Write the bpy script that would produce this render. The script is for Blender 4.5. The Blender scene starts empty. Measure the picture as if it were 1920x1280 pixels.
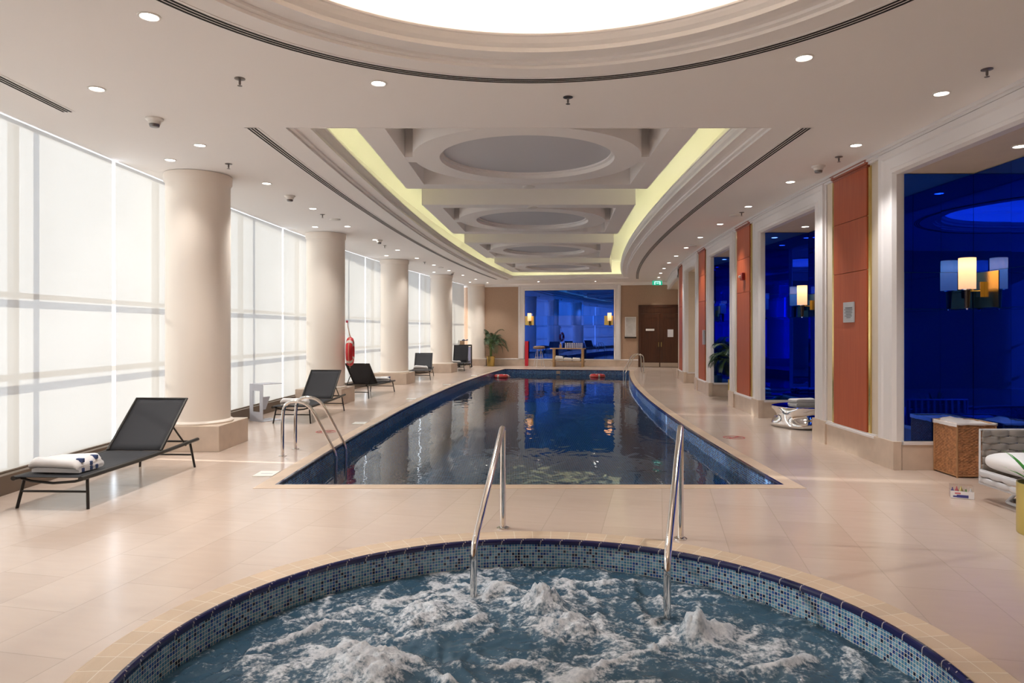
import bpy, bmesh, math, random
import numpy as np
from mathutils import Vector, Matrix, noise
random.seed(7)
S = bpy.context.scene
COL = S.collection
PI = math.pi
HC = 3.75            # ceiling height
WZ = -0.20           # water level below the deck

def C(y):            # the hall bends gently: centre line of the plan
    return .18 + .00442*max(0., y-7.04)**2
def dC(y): return .00884*max(0., y-7.04)
SR = 4.25            # mirror-side wall, off the centre line
SW = -5.22           # blinds
PH = 2.61            # pool half width
AD = .90             # alcove depth

# ------------------------------------------------------------------ materials
MATS = {}
def nodes(name):
    m = bpy.data.materials.new(name); m.use_nodes = True
    nt = m.node_tree; nt.nodes.clear()
    out = nt.nodes.new('ShaderNodeOutputMaterial')
    MATS[name] = m
    return m, nt, out
def N(nt, t, **kw):
    n = nt.nodes.new(t)
    for k, v in kw.items():
        if k in n.inputs.keys() if isinstance(k, str) else False: n.inputs[k].default_value = v
        else: setattr(n, k, v)
    return n
def L(nt, a, b): nt.links.new(a, b)
def c4(c): return (c[0], c[1], c[2], 1.)
def math_n(nt, op, a, b=None, clamp=False):
    n = nt.nodes.new('ShaderNodeMath'); n.operation = op; n.use_clamp = clamp
    for i, v in enumerate((a, b)):
        if v is None: continue
        if isinstance(v, (int, float)): n.inputs[i].default_value = v
        else: nt.links.new(v, n.inputs[i])
    return n.outputs[0]
def ramp(nt, fac, stops, interp='LINEAR'):
    r = nt.nodes.new('ShaderNodeValToRGB'); r.color_ramp.interpolation = interp
    e = r.color_ramp.elements
    while len(e) > 1: e.remove(e[-1])
    e[0].position = stops[0][0]; e[0].color = c4(stops[0][1])
    for p, c in stops[1:]:
        q = e.new(p); q.color = c4(c)
    nt.links.new(fac, r.inputs[0])
    return r.outputs[0]
def pbr(name, col, rough=.5, metal=0., spec=.5, vary=0., vscale=4., bump=0., bscale=60., stretch=None, coat=0., trans=0., sheen=0.):
    m, nt, out = nodes(name)
    b = nt.nodes.new('ShaderNodeBsdfPrincipled')
    b.inputs['Base Color'].default_value = c4(col); b.inputs['Roughness'].default_value = rough
    b.inputs['Metallic'].default_value = metal; b.inputs['Specular IOR Level'].default_value = spec
    b.inputs['Coat Weight'].default_value = coat; b.inputs['Sheen Weight'].default_value = sheen
    co = nt.nodes.new('ShaderNodeTexCoord').outputs['Object']
    if stretch:
        mp = nt.nodes.new('ShaderNodeMapping'); mp.inputs['Scale'].default_value = stretch
        nt.links.new(co, mp.inputs[0]); co = mp.outputs[0]
    if vary:
        nz = N(nt, 'ShaderNodeTexNoise'); nz.inputs['Scale'].default_value = vscale; nz.inputs['Detail'].default_value = 4
        nt.links.new(co, nz.inputs['Vector'])
        lo = [max(0, x*(1-vary)) for x in col]; hi = [min(1, x*(1+vary)) for x in col]
        nt.links.new(ramp(nt, nz.outputs[0], [(.3, lo), (.7, hi)]), b.inputs['Base Color'])
    if bump:
        nz = N(nt, 'ShaderNodeTexNoise'); nz.inputs['Scale'].default_value = bscale; nz.inputs['Detail'].default_value = 3
        nt.links.new(co, nz.inputs['Vector'])
        bp = nt.nodes.new('ShaderNodeBump'); bp.inputs['Strength'].default_value = bump; bp.inputs['Distance'].default_value = .01
        nt.links.new(nz.outputs[0], bp.inputs['Height']); nt.links.new(bp.outputs[0], b.inputs['Normal'])
    if trans:
        t = nt.nodes.new('ShaderNodeBsdfTransparent'); mx = nt.nodes.new('ShaderNodeMixShader'); mx.inputs[0].default_value = trans
        nt.links.new(b.outputs[0], mx.inputs[1]); nt.links.new(t.outputs[0], mx.inputs[2]); nt.links.new(mx.outputs[0], out.inputs[0])
    else:
        nt.links.new(b.outputs[0], out.inputs[0])
    return m
def emit(name, col, st):
    m, nt, out = nodes(name)
    e = nt.nodes.new('ShaderNodeEmission'); e.inputs[0].default_value = c4(col); e.inputs[1].default_value = st
    nt.links.new(e.outputs[0], out.inputs[0]); return m
def floor_mat():
    m, nt, out = nodes('deck_tile')
    b = nt.nodes.new('ShaderNodeBsdfPrincipled'); nt.links.new(b.outputs[0], out.inputs[0]); b.inputs['Specular IOR Level'].default_value = .75
    geo = nt.nodes.new('ShaderNodeNewGeometry')
    sx = nt.nodes.new('ShaderNodeSeparateXYZ'); nt.links.new(geo.outputs['Position'], sx.inputs[0])
    a = math.atan(277/1300); ca, sa = math.cos(a), math.sin(a)
    x, y = sx.outputs[0], sx.outputs[1]
    u = math_n(nt, 'ADD', math_n(nt, 'MULTIPLY', x, sa), math_n(nt, 'MULTIPLY', y, ca))
    v = math_n(nt, 'SUBTRACT', math_n(nt, 'MULTIPLY', x, ca), math_n(nt, 'MULTIPLY', y, sa))
    v = math_n(nt, 'SUBTRACT', v, .021)
    cb = nt.nodes.new('ShaderNodeCombineXYZ'); nt.links.new(u, cb.inputs[0]); nt.links.new(v, cb.inputs[1])
    br = nt.nodes.new('ShaderNodeTexBrick'); nt.links.new(cb.outputs[0], br.inputs['Vector'])
    br.offset = .5; br.inputs['Scale'].default_value = 1.
    br.inputs['Brick Width'].default_value = .95; br.inputs['Row Height'].default_value = .4755
    br.inputs['Mortar Size'].default_value = .0028; br.inputs['Mortar Smooth'].default_value = .1; br.inputs['Bias'].default_value = 0
    br.inputs['Color1'].default_value = (.56, .44, .365, 1); br.inputs['Color2'].default_value = (.60, .48, .405, 1)
    br.inputs['Mortar'].default_value = (.47, .38, .31, 1)
    mp = nt.nodes.new('ShaderNodeMapping'); nt.links.new(cb.outputs[0], mp.inputs[0]); mp.inputs['Scale'].default_value = (5, 1.1, 1)
    nz = nt.nodes.new('ShaderNodeTexNoise'); nz.inputs['Scale'].default_value = 3.; nz.inputs['Detail'].default_value = 6
    nt.links.new(mp.outputs[0], nz.inputs['Vector'])
    mx = nt.nodes.new('ShaderNodeMix'); mx.data_type = 'RGBA'; mx.blend_type = 'MULTIPLY'; mx.inputs[0].default_value = .5
    nt.links.new(br.outputs[0], mx.inputs[6]); nt.links.new(ramp(nt, nz.outputs[0], [(.25, (.93, .92, .91)), (.75, (1, 1, 1))]), mx.inputs[7])
    nt.links.new(mx.outputs[2], b.inputs['Base Color'])
    nt.links.new(ramp(nt, nz.outputs[0], [(.2, (.17,)*3), (.8, (.23,)*3)]), b.inputs['Roughness'])
    bp = nt.nodes.new('ShaderNodeBump'); bp.inputs['Strength'].default_value = .25; bp.inputs['Distance'].default_value = .004; bp.invert = True
    nt.links.new(br.outputs['Fac'], bp.inputs['Height']); nt.links.new(bp.outputs[0], b.inputs['Normal'])
    return m
def mosaic(name, t, palette, grout, gw=.09, rough=.12, coord='UV'):
    m, nt, out = nodes(name)
    b = nt.nodes.new('ShaderNodeBsdfPrincipled'); nt.links.new(b.outputs[0], out.inputs[0])
    tc = nt.nodes.new('ShaderNodeTexCoord')
    sc = nt.nodes.new('ShaderNodeVectorMath'); sc.operation = 'SCALE'; sc.inputs[3].default_value = 1./t
    nt.links.new(tc.outputs[coord], sc.inputs[0])
    fl = nt.nodes.new('ShaderNodeVectorMath'); fl.operation = 'FLOOR'; nt.links.new(sc.outputs[0], fl.inputs[0])
    fr = nt.nodes.new('ShaderNodeVectorMath'); fr.operation = 'FRACTION'; nt.links.new(sc.outputs[0], fr.inputs[0])
    wn = nt.nodes.new('ShaderNodeTexWhiteNoise'); wn.noise_dimensions = '2D'; nt.links.new(fl.outputs[0], wn.inputs['Vector'])
    n = len(palette)
    colr = ramp(nt, wn.outputs['Value'], [(i/n, c) for i, c in enumerate(palette)], 'CONSTANT')
    sp = nt.nodes.new('ShaderNodeSeparateXYZ'); nt.links.new(fr.outputs[0], sp.inputs[0])
    def edge(o):
        d = math_n(nt, 'ABSOLUTE', math_n(nt, 'SUBTRACT', o, .5))
        return math_n(nt, 'GREATER_THAN', d, .5-gw)
    g = math_n(nt, 'MAXIMUM', edge(sp.outputs[0]), edge(sp.outputs[1]))
    mx = nt.nodes.new('ShaderNodeMix'); mx.data_type = 'RGBA'; nt.links.new(g, mx.inputs[0])
    nt.links.new(colr, mx.inputs[6]); mx.inputs[7].default_value = c4(grout)
    nt.links.new(mx.outputs[2], b.inputs['Base Color'])
    nt.links.new(math_n(nt, 'ADD', math_n(nt, 'MULTIPLY', g, .5), rough), b.inputs['Roughness'])
    return m
def joints(name, col, joint, tu, rows=(), rough=.4, jw=.004, ribs=False):
    """tiles along a strip: UV.x runs along it in metres, UV.y across"""
    m, nt, out = nodes(name)
    b = nt.nodes.new('ShaderNodeBsdfPrincipled'); nt.links.new(b.outputs[0], out.inputs[0])
    tc = nt.nodes.new('ShaderNodeTexCoord'); sp = nt.nodes.new('ShaderNodeSeparateXYZ'); nt.links.new(tc.outputs['UV'], sp.inputs[0])
    fu = math_n(nt, 'FRACT', math_n(nt, 'DIVIDE', sp.outputs[0], tu))
    g = math_n(nt, 'LESS_THAN', fu, jw/tu)
    for r in rows:
        d = math_n(nt, 'ABSOLUTE', math_n(nt, 'SUBTRACT', sp.outputs[1], r))
        g = math_n(nt, 'MAXIMUM', g, math_n(nt, 'LESS_THAN', d, jw/2))
    cell = math_n(nt, 'FLOOR', math_n(nt, 'DIVIDE', sp.outputs[0], tu))
    wn = nt.nodes.new('ShaderNodeTexWhiteNoise'); wn.noise_dimensions = '1D'; nt.links.new(cell, wn.inputs['W'])
    base = ramp(nt, wn.outputs['Value'], [(0, [x*.92 for x in col]), (1, [min(1, x*1.06) for x in col])])
    mx = nt.nodes.new('ShaderNodeMix'); mx.data_type = 'RGBA'; nt.links.new(g, mx.inputs[0])
    nt.links.new(base, mx.inputs[6]); mx.inputs[7].default_value = c4(joint); nt.links.new(mx.outputs[2], b.inputs['Base Color'])
    b.inputs['Roughness'].default_value = rough
    if ribs:
        s = math_n(nt, 'SINE', math_n(nt, 'MULTIPLY', sp.outputs[1], 2*PI/.008))
        bp = nt.nodes.new('ShaderNodeBump'); bp.inputs['Strength'].default_value = .3; bp.inputs['Distance'].default_value = .002
        nt.links.new(s, bp.inputs['Height']); nt.links.new(bp.outputs[0], b.inputs['Normal'])
    return m
def wood(name, c1, c2, rough=.3, sc=(14, 14, .7), coat=.2):
    m, nt, out = nodes(name)
    b = nt.nodes.new('ShaderNodeBsdfPrincipled'); nt.links.new(b.outputs[0], out.inputs[0])
    tc = nt.nodes.new('ShaderNodeTexCoord'); mp = nt.nodes.new('ShaderNodeMapping'); mp.inputs['Scale'].default_value = sc
    nt.links.new(tc.outputs['Object'], mp.inputs[0])
    nz = nt.nodes.new('ShaderNodeTexNoise'); nz.inputs['Scale'].default_value = 2.2; nz.inputs['Detail'].default_value = 6; nz.inputs['Distortion'].default_value = .4
    nt.links.new(mp.outputs[0], nz.inputs['Vector'])
    nt.links.new(ramp(nt, nz.outputs[0], [(.3, c1), (.7, c2)]), b.inputs['Base Color'])
    b.inputs['Roughness'].default_value = rough; b.inputs['Coat Weight'].default_value = coat
    return m
def water_mat():
    m, nt, out = nodes('pool_water_surface')
    fr = nt.nodes.new('ShaderNodeFresnel'); fr.inputs[0].default_value = 1.33
    gl = nt.nodes.new('ShaderNodeBsdfGlossy'); gl.inputs['Roughness'].default_value = .01; gl.inputs[0].default_value = (.95, .97, 1, 1)
    tr = nt.nodes.new('ShaderNodeBsdfTransparent'); tr.inputs[0].default_value = (.58, .76, .84, 1)
    mx = nt.nodes.new('ShaderNodeMixShader')
    geo = nt.nodes.new('ShaderNodeNewGeometry'); mp = nt.nodes.new('ShaderNodeMapping'); mp.inputs['Scale'].default_value = (1., .55, 1)
    nt.links.new(geo.outputs['Position'], mp.inputs[0])
    nz = nt.nodes.new('ShaderNodeTexNoise'); nz.inputs['Scale'].default_value = 2.6; nz.inputs['Detail'].default_value = 2.5; nz.inputs['Distortion'].default_value = .6
    nt.links.new(mp.outputs[0], nz.inputs['Vector'])
    bp = nt.nodes.new('ShaderNodeBump'); bp.inputs['Strength'].default_value = .12; bp.inputs['Distance'].default_value = .06
    nt.links.new(nz.outputs[0], bp.inputs['Height'])
    nt.links.new(bp.outputs[0], gl.inputs['Normal'])
    fac = math_n(nt, 'MULTIPLY', fr.outputs[0], .72, True)
    nt.links.new(fac, mx.inputs[0]); nt.links.new(tr.outputs[0], mx.inputs[1]); nt.links.new(gl.outputs[0], mx.inputs[2])
    nt.links.new(mx.outputs[0], out.inputs[0]); return m
def spa_water_mat():
    m, nt, out = nodes('spa_water_surface')
    at = nt.nodes.new('ShaderNodeAttribute'); at.attribute_name = 'foam'
    geo = nt.nodes.new('ShaderNodeNewGeometry')
    n1 = nt.nodes.new('ShaderNodeTexNoise'); n1.inputs['Scale'].default_value = 42; n1.inputs['Detail'].default_value = 7; n1.inputs['Roughness'].default_value = .65
    nt.links.new(geo.outputs['Position'], n1.inputs['Vector'])
    n2 = nt.nodes.new('ShaderNodeTexNoise'); n2.inputs['Scale'].default_value = 9; n2.inputs['Detail'].default_value = 8; n2.inputs['Distortion'].default_value = 1.5
    nt.links.new(geo.outputs['Position'], n2.inputs['Vector'])
    f = math_n(nt, 'ADD', at.outputs['Fac'], math_n(nt, 'MULTIPLY', math_n(nt, 'SUBTRACT', n1.outputs[0], .5), 1.9))
    f = math_n(nt, 'ADD', f, math_n(nt, 'MULTIPLY', math_n(nt, 'SUBTRACT', n2.outputs[0], .5), 1.5))
    mr = nt.nodes.new('ShaderNodeMapRange'); mr.interpolation_type = 'SMOOTHSTEP'; mr.inputs['From Min'].default_value = .30; mr.inputs['From Max'].default_value = 1.15; mr.inputs['To Max'].default_value = .92
    nt.links.new(f, mr.inputs[0])
    fr = nt.nodes.new('ShaderNodeFresnel'); fr.inputs[0].default_value = 1.33
    gl = nt.nodes.new('ShaderNodeBsdfGlossy'); gl.inputs['Roughness'].default_value = .06
    tr = nt.nodes.new('ShaderNodeBsdfTransparent'); tr.inputs[0].default_value = (.42, .62, .72, 1)
    di = nt.nodes.new('ShaderNodeBsdfDiffuse'); di.inputs[0].default_value = (.048, .110, .172, 1)
    m1 = nt.nodes.new('ShaderNodeMixShader'); m1.inputs[0].default_value = .86
    nt.links.new(tr.outputs[0], m1.inputs[1]); nt.links.new(di.outputs[0], m1.inputs[2])
    bp = nt.nodes.new('ShaderNodeBump'); bp.inputs['Strength'].default_value = .5; bp.inputs['Distance'].default_value = .02
    nt.links.new(n2.outputs[0], bp.inputs['Height'])
    for s in (gl, fr): nt.links.new(bp.outputs[0], s.inputs['Normal'])
    m2 = nt.nodes.new('ShaderNodeMixShader'); nt.links.new(fr.outputs[0], m2.inputs[0]); nt.links.new(m1.outputs[0], m2.inputs[1]); nt.links.new(gl.outputs[0], m2.inputs[2])
    fo = nt.nodes.new('ShaderNodeBsdfPrincipled'); nt.links.new(ramp(nt, n1.outputs[0], [(.3, (.40, .46, .54)), (.62, (.80, .83, .88))]), fo.inputs['Base Color']); fo.inputs['Roughness'].default_value = .35
    b2 = nt.nodes.new('ShaderNodeBump'); b2.inputs['Strength'].default_value = .8; b2.inputs['Distance'].default_value = .012
    nt.links.new(n1.outputs[0], b2.inputs['Height']); nt.links.new(b2.outputs[0], fo.inputs['Normal'])
    m3 = nt.nodes.new('ShaderNodeMixShader'); nt.links.new(mr.outputs[0], m3.inputs[0]); nt.links.new(m2.outputs[0], m3.inputs[1]); nt.links.new(fo.outputs[0], m3.inputs[2])
    nt.links.new(m3.outputs[0], out.inputs[0]); return m
def blind_mat():
    m, nt, out = nodes('blind_fabric')
    t = nt.nodes.new('ShaderNodeBsdfTranslucent'); t.inputs[0].default_value = (.185, .172, .155, 1)
    d = nt.nodes.new('ShaderNodeBsdfDiffuse'); d.inputs[0].default_value = (.62, .585, .56, 1)
    p = nt.nodes.new('ShaderNodeBsdfTransparent'); p.inputs[0].default_value = (1, 1, 1, 1)
    a = nt.nodes.new('ShaderNodeMixShader'); a.inputs[0].default_value = .45
    nt.links.new(t.outputs[0], a.inputs[1]); nt.links.new(d.outputs[0], a.inputs[2])
    b = nt.nodes.new('ShaderNodeMixShader'); lw = nt.nodes.new('ShaderNodeLayerWeight'); lw.inputs[0].default_value = .5
    nt.links.new(math_n(nt, 'MULTIPLY', math_n(nt, 'SUBTRACT', 1., lw.outputs['Facing']), .11), b.inputs[0])
    nt.links.new(a.outputs[0], b.inputs[1]); nt.links.new(p.outputs[0], b.inputs[2])
    nt.links.new(b.outputs[0], out.inputs[0]); return m
def glass_mat():
    m, nt, out = nodes('window_glass')
    g = nt.nodes.new('ShaderNodeBsdfGlossy'); g.inputs['Roughness'].default_value = .02
    p = nt.nodes.new('ShaderNodeBsdfTransparent'); p.inputs[0].default_value = (.93, .96, .98, 1)
    b = nt.nodes.new('ShaderNodeMixShader'); b.inputs[0].default_value = .08
    nt.links.new(p.outputs[0], b.inputs[1]); nt.links.new(g.outputs[0], b.inputs[2]); nt.links.new(b.outputs[0], out.inputs[0]); return m
def shade_mat():
    m, nt, out = nodes('lamp_shade_fabric')
    e = nt.nodes.new('ShaderNodeEmission'); e.inputs[0].default_value = (1, .56, .36, 1); e.inputs[1].default_value = .75
    d = nt.nodes.new('ShaderNodeBsdfTranslucent'); d.inputs[0].default_value = (.9, .75, .62, 1)
    b = nt.nodes.new('ShaderNodeMixShader'); b.inputs[0].default_value = .6
    nt.links.new(e.outputs[0], b.inputs[1]); nt.links.new(d.outputs[0], b.inputs[2]); nt.links.new(b.outputs[0], out.inputs[0]); return m

M_floor = floor_mat()
M_ceil = pbr('ceiling_paint', (.93, .895, .87), .75, spec=.2)
M_disc = pbr('coffer_grey', (.64, .64, .67), .7, spec=.2)
M_mould = pbr('moulding_paint', (.93, .895, .875), .6, spec=.3)
M_wall = pbr('beige_wallpaper', (.45, .30, .205), .6, vary=.05, vscale=30)
M_pier = pbr('cream_wall', (.72, .62, .50), .55, vary=.03)
M_white = pbr('white_trim', (.80, .77, .77), .4)
M_stone = pbr('limestone_base', (.63, .51, .41), .35, vary=.06, vscale=7)
M_column = pbr('column_paint', (.86, .77, .68), .42)
M_wood = wood('cherry_panel', (.41, .075, .022), (.48, .10, .032), .5, coat=0.)
M_woodc = wood('cherry_crown', (.33, .065, .025), (.38, .085, .034), .38)
M_dark = wood('walnut_door', (.052, .016, .006), (.088, .028, .010), .35, coat=.1)
M_oak = wood('oak', (.42, .25, .11), (.52, .33, .16), .45, sc=(1, 14, 14))
M_brass = pbr('polished_brass', (.78, .60, .22), .16, 1.)
M_gold = pbr('gold_leaf', (.72, .52, .16), .2, 1., bump=.1)
M_goldm = pbr('satin_gold', (.66, .57, .20), .36, 1.)
M_steel = pbr('polished_steel', (.72, .69, .66), .09, 1.)
M_chrome = pbr('hammered_chrome', (.82, .81, .80), .05, 1.)
M_blue = None
def blue_glass():
    m, nt, out = nodes('blue_mirror_glass')
    g = nt.nodes.new('ShaderNodeBsdfGlossy'); g.inputs[0].default_value = (.003, .10, .78, 1); g.inputs['Roughness'].default_value = .012
    w = nt.nodes.new('ShaderNodeBsdfGlossy'); w.inputs[0].default_value = (1, 1, 1, 1); w.inputs['Roughness'].default_value = .008
    f = nt.nodes.new('ShaderNodeFresnel'); f.inputs[0].default_value = 1.45
    x = nt.nodes.new('ShaderNodeMixShader'); nt.links.new(math_n(nt, 'MULTIPLY', f.outputs[0], .13), x.inputs[0])
    nt.links.new(g.outputs[0], x.inputs[1]); nt.links.new(w.outputs[0], x.inputs[2])
    d = nt.nodes.new('ShaderNodeBsdfDiffuse'); d.inputs[0].default_value = (.0, .02, .30, 1); y = nt.nodes.new('ShaderNodeMixShader'); y.inputs[0].default_value = .09
    nt.links.new(x.outputs[0], y.inputs[1]); nt.links.new(d.outputs[0], y.inputs[2]); nt.links.new(y.outputs[0], out.inputs[0]); return m
M_blue = blue_glass()
M_seam = pbr('mirror_edge', (.02, .10, .10), .2)
M_black = pbr('slot_black', (.012, .010, .008), .8)
M_lframe = pbr('lounger_metal', (.026, .022, .018), .42, .3)
M_sling = pbr('sling_mesh', (.020, .020, .025), .75, bump=.2, bscale=400, trans=.07)
M_towel = pbr('white_terry', (.82, .80, .80), .95, bump=.5, bscale=220, sheen=.3)
M_towelb = pbr('blue_terry', (.055, .085, .20), .95, bump=.5, bscale=220)
M_kerb = pbr('bronze_kerb', (.145, .105, .075), .5)
M_mull = pbr('grey_mullion', (.64, .60, .57), .5, .3)
M_blind = blind_mat()
M_glass = glass_mat()
M_navy = joints('navy_bullnose', (.012, .014, .075), (.42, .38, .36), .148, jw=.006, rough=.12)
M_navyp = joints('navy_pool_edge', (.015, .018, .06), (.25, .22, .2), .25, jw=.006, rough=.15)
M_cope = joints('coping_tile', (.60, .455, .34), (.72, .62, .5), .25, jw=.005, rough=.42)
M_cope2 = joints('spa_coping_tile', (.63, .48, .345), (.80, .73, .63), .148, rows=(.11,), jw=.004, rough=.42, ribs=True)
PAL = [(.004, .016, .06), (.010, .045, .20), (.04, .13, .35), (.06, .20, .36), (.09, .25, .36), (.14, .32, .48), (.05, .16, .32), (.10, .27, .42), (.19, .38, .56), (.015, .07, .27), (.08, .23, .36), (.15, .34, .50)]
M_mosaic = mosaic('spa_mosaic', .0218, PAL, (.68, .66, .56), gw=.07)
PALP = [(.008, .03, .13), (.012, .06, .22), (.02, .09, .31), (.04, .15, .42), (.07, .22, .52), (.012, .05, .18), (.025, .11, .36), (.10, .30, .58)]
M_pmosaic = mosaic('pool_mosaic', .025, PALP, (.32, .42, .58), gw=.07)
M_pfloor = mosaic('pool_floor_mosaic', .05, [(.035, .13, .23), (.05, .17, .30), (.07, .21, .34), (.045, .14, .26)], (.12, .20, .29), coord='Object')
M_water = water_mat()
M_spaw = spa_water_mat()
M_lens = emit('lamp_lens', (1, .93, .84), 9.)
M_covew = emit('cove_strip_white', (1, .84, .67), 8.5)
M_covey = emit('cove_strip_yellow', (.97, 1, .55), 3.6)
M_whitep = pbr('white_plastic', (.80, .77, .73), .45)
M_spr = pbr('sprinkler_metal', (.20, .18, .17), .3, .8)
M_red = pbr('buoy_red', (.62, .022, .028), .45, vary=.1)
M_redb = pbr('red_board', (.62, .02, .045), .5)
M_reda = pbr('alarm_red', (.30, .018, .018), .4)
M_tape = pbr('reflective_tape', (.66, .64, .58), .4)
M_rope = pbr('rope', (.62, .40, .28), .9)
M_leaf = pbr('palm_leaf', (.020, .058, .012), .5, vary=.4, vscale=6)
M_stem = pbr('palm_stem', (.10, .17, .035), .6, vary=.3)
M_soil = pbr('soil', (.03, .02, .012), .95)
M_leafb = pbr('bright_leaf', (.10, .36, .035), .45, vary=.3, vscale=9)
M_flow = pbr('white_petal', (.85, .85, .85), .6)
M_flowb = pbr('blue_petal', (.04, .10, .30), .6)
M_wick = pbr('wicker', (.44, .205, .09), .65, vary=.35, vscale=26)
M_wickd = pbr('wicker_post', (.42, .22, .10), .6, vary=.2)
M_cloth = pbr('liner_cloth', (.80, .76, .76), .9)
M_strap = pbr('grey_strap', (.30, .27, .245), .7, bump=.2, bscale=200)
M_wframe = pbr('white_metal', (.60, .60, .63), .4)
M_cush = pbr('white_cushion', (.82, .82, .84), .85, bump=.1, bscale=150)
M_sidet = pbr('grey_white_steel', (.44, .44, .49), .42)
M_paper = pbr('paper', (.80, .78, .80), .8)
M_greyp = pbr('grey_plaque', (.46, .47, .50), .4)
M_ink = pbr('ink', (.16, .16, .18), .7)
M_inkb = pbr('label_blue', (.05, .05, .24), .6)
M_inkr = pbr('label_red', (.55, .06, .10), .6)
M_green = emit('exit_green', (.02, .30, .17), .8)
M_exitw = emit('exit_white', (.50, .95, .78), .8)
M_marker = pbr('marker_tile', (.82, .80, .74), .3)
M_redmark = pbr('red_mark', (.40, .05, .05), .5)
M_shade = shade_mat()
M_bronze = pbr('dark_bronze', (.045, .030, .022), .35, .6)
M_seatg = pbr('stool_weave', (.20, .13, .09), .8, vary=.4, vscale=40)
M_tan = pbr('cardboard', (.45, .28, .16), .8)
M_navyc = pbr('navy_cloth', (.04, .05, .10), .9)
M_blk = pbr('black_plastic', (.02, .02, .022), .4)
M_lav = pbr('pale_blue_panel', (.42, .44, .62), .4)
M_poster = pbr('poster_print', (.62, .60, .58), .25, vary=.12, vscale=5)
M_kick = pbr('kick_plate', (.55, .45, .36), .3, .4)
M_clear = None
def clear():
    m, nt, out = nodes('clear_plastic')
    g = nt.nodes.new('ShaderNodeBsdfGlossy'); g.inputs['Roughness'].default_value = .08
    p = nt.nodes.new('ShaderNodeBsdfTransparent'); p.inputs[0].default_value = (.95, .95, .97, 1)
    b = nt.nodes.new('ShaderNodeMixShader'); b.inputs[0].default_value = .14
    nt.links.new(p.outputs[0], b.inputs[1]); nt.links.new(g.outputs[0], b.inputs[2]); nt.links.new(b.outputs[0], out.inputs[0]); return m
M_clear = clear()

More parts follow.
